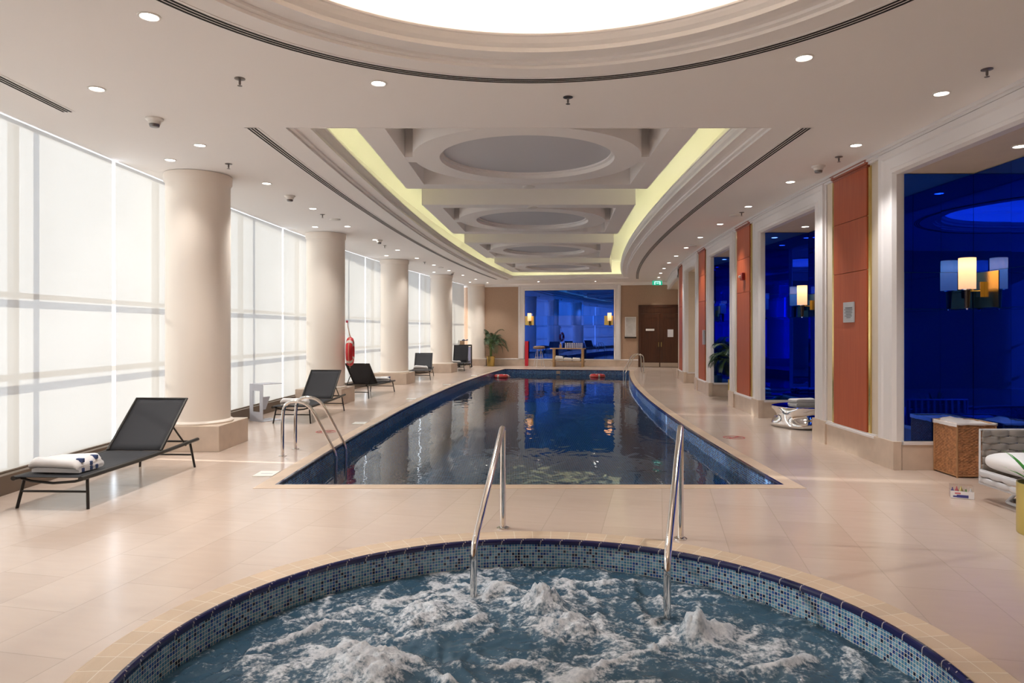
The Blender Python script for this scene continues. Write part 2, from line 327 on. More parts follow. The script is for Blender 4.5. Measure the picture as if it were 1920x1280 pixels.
# ------------------------------------------------------------------ mesh helpers
class MB:
    def __init__(s): s.v = []; s.f = []; s.uv = []
    def add(s, vs, fs, uvs=None):
        b = len(s.v); s.v += [tuple(p) for p in vs]
        for i, f in enumerate(fs):
            s.f.append(tuple(b+k for k in f)); s.uv.append(uvs[i] if uvs else None)
        return s
    def box(s, x0, x1, y0, y1, z0, z1, xf=None, ny=1):
        vs = []; fs = []
        for i in range(ny+1):
            y = y0+(y1-y0)*i/ny
            vs += [(x0, y, z0), (x1, y, z0), (x1, y, z1), (x0, y, z1)]
        for i in range(ny):
            a = 4*i; b = a+4
            for k in range(4): fs.append((a+k, a+(k+1) % 4, b+(k+1) % 4, b+k))
        fs += [(3, 2, 1, 0), (4*ny, 4*ny+1, 4*ny+2, 4*ny+3)]
        if xf: vs = [xf(*p) for p in vs]
        return s.add(vs, fs)
    def tube(s, pts, r, n=10, closed=False, caps=True, flat=1.):
        P = [Vector(p) for p in pts]; m = len(P); rr = r if isinstance(r, (list, tuple)) else [r]*m
        up = None; vs = []; fs = []
        for i in range(m):
            if closed: t = P[(i+1) % m]-P[i-1]
            else: t = P[min(i+1, m-1)]-P[max(i-1, 0)]
            t.normalize()
            if up is None:
                up = Vector((0, 0, 1)) if abs(t.z) < .9 else Vector((1, 0, 0))
            a = (up - t*up.dot(t)).normalized(); up = a; b = t.cross(a)
            for k in range(n):
                w = 2*PI*k/n; vs.append(P[i] + (a*math.cos(w)*flat + b*math.sin(w))*rr[i])
        lim = m if closed else m-1
        for i in range(lim):
            p = i*n; q = ((i+1) % m)*n
            for k in range(n): fs.append((p+k, p+(k+1) % n, q+(k+1) % n, q+k))
        if not closed and caps:
            fs.append(tuple(range(n-1, -1, -1))); fs.append(tuple((m-1)*n+k for k in range(n)))
        return s.add(vs, fs)
    def lathe(s, prof, c=(0, 0, 0), n=32, cap0=False, cap1=False, jit=None):
        vs = []; fs = []; m = len(prof)
        for j, (r, z) in enumerate(prof):
            for k in range(n):
                w = 2*PI*k/n; rr = r if not jit else r*jit(w, j)
                vs.append((c[0]+rr*math.cos(w), c[1]+rr*math.sin(w), c[2]+z))
        for j in range(m-1):
            for k in range(n): fs.append((j*n+k, j*n+(k+1) % n, (j+1)*n+(k+1) % n, (j+1)*n+k))
        if cap0: fs.append(tuple(range(n-1, -1, -1)))
        if cap1: fs.append(tuple((m-1)*n+k for k in range(n)))
        return s.add(vs, fs)
    def prism(s, poly, x0, x1, xf=None):
        """poly in (y,z), extruded along x"""
        n = len(poly); vs = [(x0, y, z) for y, z in poly]+[(x1, y, z) for y, z in poly]
        fs = [(k, (k+1) % n, n+(k+1) % n, n+k) for k in range(n)]+[tuple(range(n-1, -1, -1)), tuple(range(n, 2*n))]
        if xf: vs = [xf(*p) for p in vs]
        return s.add(vs, fs)
    def grid(s, fn, nu, nv, uvf=None):
        vs = [fn(i/nu, j/nv) for j in range(nv+1) for i in range(nu+1)]
        fs = []; us = []
        for j in range(nv):
            for i in range(nu):
                a = j*(nu+1)+i; fs.append((a, a+1, a+nu+2, a+nu+1))
                if uvf: us.append([uvf(i/nu, j/nv), uvf((i+1)/nu, j/nv), uvf((i+1)/nu, (j+1)/nv), uvf(i/nu, (j+1)/nv)])
        return s.add(vs, fs, us if uvf else None)
    def build(s, name, mat, parent=None, smooth=None, bevel=0., normals=True, solid=0., sub=0):
        me = bpy.data.meshes.new(name); me.from_pydata(s.v, [], s.f)
        if any(s.uv):
            ul = me.uv_layers.new(name='UVMap'); k = 0
            for f, u in zip(s.f, s.uv):
                for q in range(len(f)):
                    ul.data[k].uv = u[q] if u else (0, 0); k += 1
        me.update()
        if normals:
            bm = bmesh.new(); bm.from_mesh(me); bmesh.ops.recalc_face_normals(bm, faces=bm.faces); bm.to_mesh(me); bm.free()
        me.materials.append(mat)
        if smooth is not None:
            me.polygons.foreach_set('use_smooth', [True]*len(me.polygons))
            me.set_sharp_from_angle(angle=math.radians(smooth))
        o = bpy.data.objects.new(name, me); COL.objects.link(o)
        if parent: o.parent = parent
        if solid:
            md = o.modifiers.new('solid', 'SOLIDIFY'); md.thickness = solid; md.offset = 0
        if bevel:
            md = o.modifiers.new('bev', 'BEVEL'); md.width = bevel; md.segments = 2; md.limit_method = 'ANGLE'
        if sub:
            md = o.modifiers.new('sub', 'SUBSURF'); md.levels = sub; md.render_levels = sub
        return o
def tag(o, label, cat, group=None, kind=None):
    o['label'] = label; o['category'] = cat
    if group: o['group'] = group
    if kind: o['kind'] = kind
    return o
def struct(o): o['kind'] = 'structure'; return o
def thing(name, label, cat, loc=(0, 0, 0), rz=0., group=None):
    o = bpy.data.objects.new(name, None); COL.objects.link(o); o.empty_display_size = .1
    o.location = loc; o.rotation_euler = (0, 0, rz)
    return tag(o, label, cat, group)
def dup(root, loc, rz=0., label=None, group=None):
    r = root.copy(); COL.objects.link(r); r.location = loc; r.rotation_euler = (0, 0, rz)
    if label: r['label'] = label
    if group: r['group'] = group
    for ch in list(root.children):
        c = ch.copy(); COL.objects.link(c); c.parent = r
        for g in ch.children:
            d = g.copy(); COL.objects.link(d); d.parent = c
    return r
ORD = ['first', 'second', 'third', 'fourth', 'fifth', 'sixth', 'seventh', 'eighth', 'ninth', 'tenth', 'eleventh', 'twelfth', 'thirteenth', 'fourteenth']
def shear(x, y, z): return (C(y)+x, y, z)
def arc(c, r, a0, a1, n): return [(c[0]+r*math.cos(a0+(a1-a0)*i/n), c[1]+r*math.sin(a0+(a1-a0)*i/n)) for i in range(n+1)]
def pool_loop(off, y0, y1, n=48):
    """closed outline of the pool-shaped opening, grown outward by off"""
    tl = .2136*(PH+off)
    yl = [y0-off+(y1-y0+2*off+tl)*i/n for i in range(n+1)]; yr = [y0-off+(y1-y0+2*off-tl)*i/n for i in range(n+1)]
    return [(C(y)-PH-off, y) for y in yl] + [(C(y)+PH+off, y) for y in reversed(yr)]
def fill(loops, z, name, mat):
    bm = bmesh.new(); es = []
    for lp in loops:
        vs = [bm.verts.new((p[0], p[1], z)) for p in lp]
        es += [bm.edges.new((vs[i], vs[(i+1) % len(vs)])) for i in range(len(vs))]
    bmesh.ops.triangle_fill(bm, use_beauty=True, use_dissolve=False, edges=es)
    me = bpy.data.meshes.new(name); bm.to_mesh(me); bm.free(); me.materials.append(mat)
    o = bpy.data.objects.new(name, me); COL.objects.link(o); return o
def strip(mb, A, B, za, zb, closed=True, w=1.):
    """quads between two matching outlines with UV in metres"""
    n = len(A); u = [0.]
    for i in range(n): u.append(u[-1]+math.hypot(A[(i+1) % n][0]-A[i][0], A[(i+1) % n][1]-A[i][1]))
    vs = [(p[0], p[1], za) for p in A]+[(p[0], p[1], zb) for p in B]
    fs = []; us = []
    for i in range(n if closed else n-1):
        j = (i+1) % n; fs.append((i, j, n+j, n+i)); us.append([(u[i], 0), (u[i+1], 0), (u[i+1], w), (u[i], w)])
    return mb.add(vs, fs, us)

# ------------------------------------------------------------------ floor, pool, spa
SC = (.135, 3.345); SRAD = 1.965
PY0, PY1 = 7.235, 28.5
FARY = 31.3; BACKY = -3.0
TILT = .2136          # the end wall stands square to the bent hall
def far_y(x): return FARY-TILT*(x-2.76)
NS = 128
def ring(r, n=NS, c=SC): return [(c[0]+r*math.cos(2*PI*i/n), c[1]+r*math.sin(2*PI*i/n)) for i in range(n)]
ys = [BACKY+(FARY+2.-BACKY)*i/60 for i in range(61)]
outer = [(C(y)-6.0, y) for y in ys]+[(C(y)+SR+AD+1.2, y) for y in reversed(ys)]
fl = struct(fill([outer, ring(SRAD+.22), pool_loop(.20, PY0, PY1)], 0., 'floor', M_floor))

mb = MB(); A = pool_loop(.20, PY0, PY1); B = pool_loop(.035, PY0, PY1); strip(mb, A, B, .003, .004, w=.165)
strip(mb, A, A, -.05, .003)
struct(mb.build('trim_1', M_cope, normals=False)); 
mb = MB(); A = pool_loop(.035, PY0, PY1); B = pool_loop(.008, PY0, PY1); strip(mb, A, B, .004, .004); D = pool_loop(0., PY0, PY1); strip(mb, B, D, .004, -.006); strip(mb, D, D, -.006, -.03)
struct(mb.build('trim_2', M_navyp, smooth=60, normals=False))
mb = MB(); D = pool_loop(0.004, PY0, PY1); strip(mb, D, D, -.03, -1.35, w=1.32)
pw = mb.build('pool_basin', M_pmosaic, normals=False); struct(pw)
struct(fill([pool_loop(.004, PY0, PY1)], -1.35, 'pool_floor', M_pfloor))
o = fill([pool_loop(.003, PY0, PY1)], WZ, 'pool_water', M_water)
if o.data.polygons[0].normal.z < 0: o.data.flip_normals()
tag(o, 'still dark blue water filling the long curved swimming pool', 'water', kind='stuff')

mb = MB(); strip(mb, ring(SRAD+.22), ring(SRAD+.005), .003, .003, w=.215); strip(mb, ring(SRAD+.22), ring(SRAD+.22), -.03, .003)
struct(mb.build('trim_3', M_cope2, normals=False))
mb = MB(); prof = [(.006, .003), (.004, .009), (-.004, .012), (-.016, .011), (-.024, .004), (-.027, -.008), (-.027, -.026), (-.012, -.028)]
for (a, za), (b, zb) in zip(prof[:-1], prof[1:]): strip(mb, ring(SRAD+a), ring(SRAD+b), za, zb)
struct(mb.build('trim_4', M_navy, smooth=80, normals=False))
mb = MB(); strip(mb, ring(SRAD-.012), ring(SRAD-.012), -.026, -.95, w=.924); struct(mb.build('spa_basin', M_mosaic, normals=False))
mb = MB(); mb.lathe([(SRAD, 0), (.01, 0)], (SC[0], SC[1], -.95), 64); struct(mb.build('spa_floor', M_pfloor))

# churning spa water: jets heave mounds up, foam runs in strands between them
jets = [(.19, 4.46, .135, .105), (.30, 4.14, .065, .19), (1.10, 4.07, .13, .085), (1.27, 4.14, .06, .12), (-.56, 4.36, .05, .17), (-.78, 3.66, .075, .22),
        (-.08, 4.83, .05, .12), (.95, 4.55, .05, .09), (.1, 2.6, .1, .2), (1.2, 2.8, .1, .2), (-.9, 2.5, .1, .2)]
strands = [[(-.05, 4.95), (-.19, 4.66), (-.14, 4.3), (-.2, 3.98), (-.05, 3.75)], [(-.42, 4.2), (-.2, 4.34)], [(-.62, 4.05), (-.36, 4.18), (-.19, 4.38)],
           [(.30, 3.50), (.52, 3.74), (.80, 3.88), (.92, 4.0), (.86, 4.26), (.78, 4.52)], [(-.33, 3.78), (0, 3.74), (.28, 3.75), (.48, 3.63)],
           [(.55, 4.0), (.56, 4.4), (.50, 4.76), (.35, 4.95)], [(.80, 3.88), (1.04, 3.7), (1.24, 3.67), (1.5, 3.74), (1.66, 3.77)], [(1.9, 3.92), (1.78, 3.6), (1.7, 3.4)],
           [(-1.12, 3.88), (-.8, 3.82), (-.55, 3.72), (-.3, 3.6), (-.1, 3.45)], [(-.25, 3.45), (.1, 3.55), (.45, 3.42)], [(-.15, 5.05), (-.35, 4.9), (-.6, 4.95)],
           [(.3, 4.98), (.65, 4.92), (.9, 5.02), (1.2, 4.9)], [(1.4, 4.8), (1.62, 4.55), (1.7, 4.3)], [(-1.5, 3.9), (-1.2, 4.2), (-.95, 4.5), (-.7, 4.62)],
           [(-1.3, 3.55), (-.95, 3.95), (-.6, 4.2)]]
segs = [(Vector(a), Vector(b)) for st in strands for a, b in zip(st[:-1], st[1:])]
def sd(p, a, b):
    d = b-a; t = max(0, min(1, (p-a).dot(d)/max(1e-9, d.dot(d)))); return (p-a-d*t).length
def spa_pt(x, y):
    p = Vector((x, y, 0)); q = p*2.1
    w = Vector((noise.noise(q), noise.noise(q+Vector((7, 3, 1))), 0))
    w2 = Vector((noise.noise(p*7+Vector((1, 5, 2))), noise.noise(p*7+Vector((9, 2, 4))), 0))
    h = .028*noise.noise(p*2.7+w) + .017*noise.noise(p*6+w*2) + .010*noise.noise(p*15+w*3) + .005*noise.noise(p*34)
    a = noise.noise(p*1.4+Vector((3, 8, 5)))
    fm = .20 + .30*a + .16*noise.noise(p*6+w*2)
    r = 1-abs(noise.noise(p*3.1+w*1.5+w2*.25)); k = max(0, (r-.80)/.20); fm += .62*k*k*(.65+.8*a); h += .010*k
    r = 1-abs(noise.noise(p*7.3+w*1.2+w2*.5)); k = max(0, (r-.78)/.22); fm += .42*k*k*(.6+a); h += .006*k
    p2 = Vector((x, y))+Vector((w.x, w.y))*.10+Vector((w2.x, w2.y))*.035
    for jx, jy, jh, jr in jets:
        d2 = ((p2.x-jx)**2+(p2.y-jy)**2)/(jr*jr)
        if d2 < 9:
            g = math.exp(-d2*d2*.6-d2*.3); h += g*jh*(.85+.55*noise.noise(p*13)+.40*noise.noise(p*31)); fm += .58*g*(1+.5*noise.noise(p*28)); fm += .20*math.exp(-d2*.35)
    if y > 3.2:
        for a_, b_ in segs:
            d = sd(p2, a_, b_)
            if d < .2:
                wd = .030+.026*noise.noise(p*3.3); g = math.exp(-(d/max(.012, wd))**2)*(.62+.75*noise.noise(p*4.2)); h += .020*max(0, g)*(1+.6*noise.noise(p*18)); fm += .75*max(0, g)
    e = math.hypot(x-SC[0], y-SC[1])/SRAD
    h *= 1-max(0, (e-.9)/.1)*.6
    return h, fm
vs = []; fs = []; foam = []; idx = {}; st = .015; R = SRAD-.014; n = int(R/st)+1
for j in range(-n, n+1):
    for i in range(-n, n+1):
        x, y = i*st, j*st; rr = math.hypot(x, y)
        if rr > R+st*.8: continue
        if rr > R: x *= R/rr; y *= R/rr
        coarse = (y+SC[1]) < 2.9
        h, fm = spa_pt(x+SC[0], y+SC[1])
        idx[i, j] = len(vs); vs.append((x+SC[0], y+SC[1], WZ+h)); foam.append(fm)
for (i, j), a in idx.items():
    q = [idx.get(k) for k in ((i+1, j), (i+1, j+1), (i, j+1))]
    if None not in q: fs.append((a, q[0], q[1], q[2]))
mb = MB(); mb.add(vs, fs); o = mb.build('spa_water', M_spaw, smooth=180, normals=False)
at = o.data.attributes.new('foam', 'FLOAT', 'POINT'); at.data.foreach_set('value', foam)
tag(o, 'churning foamy water bubbling in the round spa', 'water', kind='stuff')

# ------------------------------------------------------------------ ceiling
CC = (.15, 3.25); CR = 2.43
OY0, OY1 = 7.34, 28.9
def open_loop(d, n=60):      # ceiling opening over the pool, shrunk inward by d
    y0, y1, h = OY0+d, OY1-d, 2.575-d
    tl = .2136*h
    yl = [y0+(y1-y0+tl)*i/n for i in range(n+1)]; yr = [y0+(y1-y0-tl)*i/n for i in range(n+1)]
    return [(C(y)-h, y) for y in yl]+[(C(y)+h, y) for y in reversed(yr)]
couter = [(C(y)-5.36, y) for y in ys]+[(C(y)+SR+AD+1.2, y) for y in reversed(ys)]
struct(fill([couter, ring(CR, c=CC), open_loop(0)], HC, 'ceiling', M_ceil))
PROF = [(0, -.004), (.0, .022), (.045, .026), (.052, .045), (.10, .05), (.108, .068), (.125, .072), (.16, .074), (.20, .085), (.232, .108), (.25, .135), (.255, .150), (.272, .152), (.272, .168), (.20, .172)]
mb = MB()
for (a, za), (b, zb) in zip(PROF[:-1], PROF[1:]): strip(mb, ring(CR-a, c=CC), ring(CR-b, c=CC), HC+za, HC+zb)
struct(mb.build('trim_5', M_mould, smooth=35, normals=False))
mb = MB()
for (a, za), (b, zb) in zip(PROF[:-1], PROF[1:]): strip(mb, open_loop(a), open_loop(b), HC+za, HC+zb)
struct(mb.build('trim_6', M_mould, smooth=35, normals=False))
# coves: shelf behind the lip, wall and lid above
mb = MB(); pr = [(.20, .172), (.20, .05), (-.22, .05), (-.22, .42)]
for (a, za), (b, zb) in zip(pr[:-1], pr[1:]): strip(mb, ring(CR-a, c=CC), ring(CR-b, c=CC), HC+za, HC+zb)
for k in range(10):
    a0, a1 = k/10*PI/2, (k+1)/10*PI/2
    strip(mb, ring((CR+.22)*math.cos(a0), c=CC), ring(max(.01, (CR+.22)*math.cos(a1)), c=CC), HC+.42+.42*math.sin(a0), HC+.42+.42*math.sin(a1))
o = struct(mb.build('ceiling_dome', M_ceil, smooth=40, normals=False))
mb = MB(); pr = [(.20, .172), (.20, .05), (-.22, .05), (-.22, .70)]
for (a, za), (b, zb) in zip(pr[:-1], pr[1:]): strip(mb, open_loop(a), open_loop(b), HC+za, HC+zb)
struct(mb.build('ceiling_recess', M_ceil, normals=False))
struct(fill([open_loop(-.22)], HC+.70, 'ceiling_lid', M_ceil))
mb = MB(); mb.tube([(p[0], p[1], HC+.085) for p in ring(CR-.10, 96, CC)], .02, 6, closed=True)
tag(mb.build('cove_light', M_covew), 'warm glowing strip hidden in the round ceiling dome over the spa', 'light')
for sgn, nm in ((-1, 'window'), (1, 'mirror')):
    mb = MB(); mb.tube([(C(y)+sgn*2.475, y, HC+.085) for y in [OY0+.2+(OY1-OY0-.4)*i/50 for i in range(51)]], .018, 6)
    tag(mb.build('cove_light', M_covey), 'yellowish strip light hidden along the %s side of the long ceiling recess' % nm, 'light')
mb = MB(); y = OY1-.1; mb.tube([(C(y)-2.4, y+.51, HC+.085), (C(y)+2.4, y-.51, HC+.085)], .018, 6)
tag(mb.build('cove_light', M_covey), 'yellowish strip light hidden across the far end of the ceiling recess', 'light')
# unseen lid added over the ceiling so the sky only enters by the windows
mb = MB(); mb.box(-8, 14, BACKY-1, FARY+4, 4.9, 5.0); struct(mb.build('sky_lid', M_ceil))

# coffers
RO, RI, PKX, PKY, HX, HY = 1.52, 1.168, 1.62, 1.57, 1.95, 1.9
names = ['above the water end by the spa', 'second from the spa', 'third from the spa', 'fourth, by the end wall']
for k, yc in enumerate((9.33, 14.55, 20.0, 25.35)):
    t = thing('ceiling_coffer', 'square ceiling coffer with a round ring over the pool, %s' % ('first from the spa' if k == 0 else names[k]), 'ceiling coffer', (C(yc), yc, 0), 0, 'coffers over the pool')
    sl = dC(yc); xf = lambda x, y, z, sl=sl: (x+sl*y, y, z)
    z0, z1, z2 = HC+.15, HC+.56, HC+.60
    mb = MB()
    mb.box(-HX, HX, -HY, -PKY, z0, z2, xf); mb.box(-HX, HX, PKY, HY, z0, z2, xf)
    mb.box(-HX, -PKX, -PKY, PKY, z0, z2, xf); mb.box(PKX, HX, -PKY, PKY, z0, z2, xf)
    mb.box(-PKX, -RO+.02, -.14, .14, z0+.002, z1, xf); mb.box(RO-.02, PKX, -.14, .14, z0+.002, z1, xf)
    mb.build('frame', M_ceil, t)
    mb = MB(); mb.box(-PKX, PKX, -PKY, PKY, z1, z1+.04, xf); mb.build('pocket_lid', M_ceil, t)
    mb = MB(); n = 96
    lv = [(RO, z1), (RO, z0), (RI, z0), (RI, z0+.055), (RI-.05, z0+.06), (RI-.05, z0+.09)]
    vs = [xf(r*math.cos(2*PI*i/n), r*math.sin(2*PI*i/n), z) for r, z in lv for i in range(n)]
    fs = [(j*n+i, j*n+(i+1) % n, (j+1)*n+(i+1) % n, (j+1)*n+i) for j in range(len(lv)-1) for i in range(n)]
    mb.add(vs, fs); mb.build('ring', M_ceil, t, smooth=30)
    mb = MB(); mb.add([xf((RI-.04)*math.cos(2*PI*i/n), (RI-.04)*math.sin(2*PI*i/n), z0+.085) for i in range(n)], [tuple(range(n))]); mb.build('disc', M_disc, t)

# slot diffusers
def slot(label, path_fn, n=60):
    t = thing('slot_diffuser', label, 'air vent', (0, 0, 0), 0, 'linear ceiling diffusers')
    mb = MB(); A = path_fn(-.075, n); B = path_fn(.075, n); m = len(A)
    vs = [(p[0], p[1], HC-.004) for p in A]+[(p[0], p[1], HC-.004) for p in B]+[(p[0], p[1], HC+.02) for p in A]+[(p[0], p[1], HC+.02) for p in B]
    fs = [(i, i+1, m+i+1, m+i) for i in range(m-1)]+[(i, i+1, 2*m+i+1, 2*m+i) for i in range(m-1)]+[(m+i, m+i+1, 3*m+i+1, 3*m+i) for i in range(m-1)]
    mb.add(vs, fs); mb.build('frame', M_mould, t, normals=False)
    for d in (-.036, 0, .036):
        A = path_fn(d-.0095, n); B = path_fn(d+.0095, n); mb = MB()
        vs = [(p[0], p[1], HC-.007) for p in A]+[(p[0], p[1], HC-.007) for p in B]+[(p[0], p[1], HC) for p in A]+[(p[0], p[1], HC) for p in B]
        mb.add(vs, fs); mb.build('slot', M_black, t, normals=False)
def curve_path(off, y0, y1):
    return lambda d, n: [(C(y)+off+d, y) for y in [y0+(y1-y0)*i/n for i in range(n+1)]]
slot('long curved black-slotted air diffuser on the window side of the pool ceiling recess', curve_path(-2.94, 7.34, 28.9))
slot('long curved black-slotted air diffuser on the mirror side of the pool ceiling recess', curve_path(2.94, 7.34, 28.6))
slot('round black-slotted air diffuser circling the glowing dome', lambda d, n: [(CC[0]+(2.71+d)*math.cos(2*PI*i/128), CC[1]+(2.71+d)*math.sin(2*PI*i/128)) for i in range(129)])
slot('short straight black-slotted air diffuser near the windows beside the spa', curve_path(-4.54, 1.5, 6.8))

# downlights
def make_down(pos, label, group, w=30., tilt=None):
    t = thing('downlight', label, 'ceiling light', pos, 0, group)
    mb = MB(); mb.lathe([(.075, 0), (.075, -.006), (.062, -.008), (.056, -.002)], n=24); mb.build('trim_ring', M_whitep, t, smooth=40)
    mb = MB(); mb.lathe([(.057, -.003), (.001, -.004)], n=24); mb.build('lens', M_lens, t)
    return t
spots = []
def lamp(o, w, h=-.03, ang=100):
    ld = bpy.data.lights.new('downlight_beam', 'SPOT'); ld.energy = w; ld.color = (1, .965, .93); ld.spot_size = math.radians(ang); ld.spot_blend = 1.; ld.shadow_soft_size = .05
    lo = bpy.data.objects.new('downlight_beam', ld); COL.objects.link(lo); lo.location = (0, 0, h); lo.parent = o
    spots.append(ld)
d0 = None
def down(x, y, label, group, w=38., z=HC, ang=100):
    global d0
    if d0 is None: o = d0 = make_down((x, y, z), label, group)
    else:
        o = d0.copy(); COL.objects.link(o); o.location = (x, y, z); o['label'] = label; o['group'] = group
        for ch in d0.children:
            if ch.type == 'MESH':
                c = ch.copy(); COL.objects.link(c); c.parent = o
    lamp(o, w, ang=ang)
DW = 98.
for k in range(12):
    y = 8.03+2.083*k
    down(C(y)-3.80, y, 'round recessed downlight in the inner row along the columns, %s from the spa' % ORD[k], 'inner row of downlights by the columns', DW*(.45 if k in (3, 6, 9) else 1))
for k in range(12):
    y = 8.03+1.98*k
    down(C(y)+3.80, y, 'round recessed downlight in the row along the mirrored wall, %s from the spa' % ORD[k], 'row of downlights by the mirrored wall', DW*.75, ang=84)
for k, (x, y) in enumerate(((-4.30, 8.72), (-4.07, 14.33), (-3.59, 19.82), (-2.86, 25.4), (-1.85, 30.6))):
    down(x, y, 'round recessed downlight in the ceiling over the %s round column from the spa' % ORD[k], 'downlights beside the column tops', DW*.3)
for (x, y), lb in zip(((-2.48, 4.74), (-3.69, 6.16), (-1.16, 6.02), (2.30, 5.46), (3.89, 6.28), (1.16, 30.3), (3.62, 30.1)),
        ('round recessed downlight just outside the dome diffuser on the window side', 'round recessed downlight between dome and windows above the big front lounger',
         'round recessed downlight between the dome and the pool ceiling recess', 'round recessed downlight outside the dome diffuser on the mirrored side', 'round recessed downlight by the white frame of the first alcove',
         'round recessed downlight above the stool in front of the far blue mirror', 'round recessed downlight above the far end of the console table')):
    down(x, y, lb, 'scattered ceiling downlights', DW)
# sprinklers and detectors
def make_spr(pos, label):
    t = thing('ceiling_sprinkler', label, 'sprinkler', pos, 0, 'ceiling sprinklers')
    mb = MB(); mb.lathe([(.045, 0), (.045, -.006), (.02, -.012), (.012, -.012)], n=16, cap1=True); mb.build('plate', M_spr, t, smooth=40)
    mb = MB(); mb.lathe([(.010, -.012), (.010, -.05), (.004, -.052), (.004, -.06), (.02, -.062), (.02, -.065), (.001, -.066)], n=10); mb.build('nozzle', M_spr, t)
    return t
spr = None
SPR = [((-2.32, 5.91), 'between the dome diffuser and the first column'), ((.515, 6.38), 'in front of the pool ceiling recess'), ((3.905, 5.70), 'near the first alcove frame'), ((-3.65, 8.93), 'beside the first column top'),
       ((4.04, 8.57), 'above the first wood wall panel'), ((-3.50, 12.81), 'between the first and second columns'), ((-3.21, 17.47), 'between the second and third columns'), ((-2.73, 21.67), 'beyond the third column'), ((4.17, 12.59), 'above the second wood wall panel')]
for (x, y), s in SPR:
    lb = 'small metal ceiling sprinkler '+s
    if spr is None: spr = make_spr((x, y, HC), lb)
    else: dup(spr, (x, y, HC), 0, lb)
def make_det(pos, label):
    t = thing('smoke_detector', label, 'smoke detector', pos, 0, 'ceiling smoke detectors')
    mb = MB(); mb.lathe([(.085, 0), (.085, -.016), (.062, -.03), (.055, -.06)], n=24, cap1=True); mb.build('base', M_whitep, t, smooth=40)
    mb = MB(); mb.lathe([(.046, -.06), (.05, -.066), (.044, -.088), (.03, -.092)], n=20, cap1=True); mb.build('sensor_cap', M_spr, t, smooth=40)
    return t
det = None
for (x, y), s in (((-3.62, 7.02), 'between the windows and the dome'), ((-3.54, 11.05), 'between the first and second columns'), ((-3.15, 16.44), 'between the second and third columns'), ((-2.19, 25.4), 'by the fourth column'), ((4.0, 9.05), 'above the first wood wall panel')):
    lb = 'round white smoke detector on the ceiling '+s
    if det is None: det = make_det((x, y, HC), lb)
    else: dup(det, (x, y, HC), 0, lb)
for (x, y, z), s in (((-3.41, 13.37, HC), 'inside the curve of the second column'), ((-2.42, 23.49, HC), 'before the fourth column'), ((4.14, 12.88, HC), 'over the second wood panel'), ((4.555, 17.47, HC), 'over the third wood panel'), ((.264, 11.07, HC+.15), 'under the first coffer'), ((.378, 12.94, HC+.15), 'under the second coffer')):
    mb = MB(); mb.lathe([(.10, 0), (.10, -.012), (.085, -.02), (.03, -.024)], n=24, cap1=True)
    o = mb.build('ceiling_disc', M_whitep, smooth=40); o.location = (x, y, z)
    tag(o, 'flat white disc on the ceiling '+s, 'ceiling disc', 'flat ceiling discs')

# ------------------------------------------------------------------ window side
mods = [-2.7, 2.95, 8.75, 14.5, 20.2, 25.95, 32.3]
for k, (a, b) in enumerate(zip(mods[:-1], mods[1:])):
    mb = MB(); off = SW-.24
    for f in (.26, .765):
        y = a+(b-a)*f; mb.box(off-.07, off, y-.04, y+.04, 0, 4.2, shear)
    for z0, z1 in ((.05, .15), (1.07, 1.14), (1.95, 2.01), (3.98, 4.2)):
        mb.box(off-.06, off-.01, a, b, z0, z1, shear, ny=8)
    w = struct(mb.build('window_%d' % (k+1), M_mull))
    mb = MB(); mb.box(off-.045, off-.037, a, b, .15, 3.98, shear, ny=8); mb.build('glass_pane', M_glass, w)
    # roller blind with a soft ripple
    t = thing('roller_blind', 'pale translucent roller blind over the %s window bay from the spa' % ORD[k], 'blind', (0, 0, 0), 0, 'roller blinds along the windows')
    g0, g1 = a+.035, b-.035
    def bl(u, v, g0=g0, g1=g1, k=k):
        y = g0+(g1-g0)*u; z = .20+(3.74-.20)*v; d = .012*noise.noise(Vector((y*2.2, z*.35, k*5.)))*(1.2-v)
        if k == 0 or k == 1: d *= .4
        return (C(y)+SW+d, y, z)
    mb = MB(); mb.grid(bl, 60, 24); mb.build('fabric', M_blind, t, smooth=180, normals=False)
    mb = MB(); mb.tube([(C(y)+SW, y, .195) for y in [g0+(g1-g0)*i/10 for i in range(11)]], .014, 8); mb.build('bottom_bar', M_kerb, t)
mb = MB(); yy2 = [BACKY, FARY]
mb.box(SW-.36, SW+.02, BACKY, FARY+1.1, 0, .135, shear, ny=60); mb.box(SW+.02, SW+.10, BACKY, FARY+1.1, 0, .19, shear, ny=60)
struct(mb.build('trim_7', M_kerb))
mb = MB(); mb.box(SW-.40, SW-.36, BACKY, FARY+1.5, 4.0, 5.0, shear, ny=40); struct(mb.build('sky_baffle_left', M_ceil))  # unseen strip above the windows, added to keep sky light out

# ------------------------------------------------------------------ columns
cols = [(-4.36, 9.64), (-4.14, 15.42), (-3.58, 21.12), (-2.73, 26.8)]
for k, (x, y) in enumerate(cols):
    t = thing('round_column', 'cream round column on a square stone plinth, %s from the spa%s' % (ORD[k], ', holding the life ring' if k == 1 else ''), 'column', (x, y, 0), 0, 'row of round columns'); t['kind'] = 'thing'
    mb = MB(); mb.lathe([(.455, .34), (.46, .36), (.445, .375), (.420, .385), (.417, .42), (.417, 3.60), (.42, 3.62), (.438, 3.64), (.442, 3.72), (.442, 3.745)], n=64); mb.build('shaft', M_column, t, smooth=40)
    mb = MB(); mb.box(-.5, .5, -.475, .475, 0, .34, lambda a, b, c, s=dC(y): (a+s*b, b, c)); mb.build('plinth', M_stone, t, bevel=.006)
t = thing('half_column', 'cream half column set against the far wall beside the palm', 'column', (-1.66, far_y(-1.66)-.02, 0)); t['kind'] = 'thing'
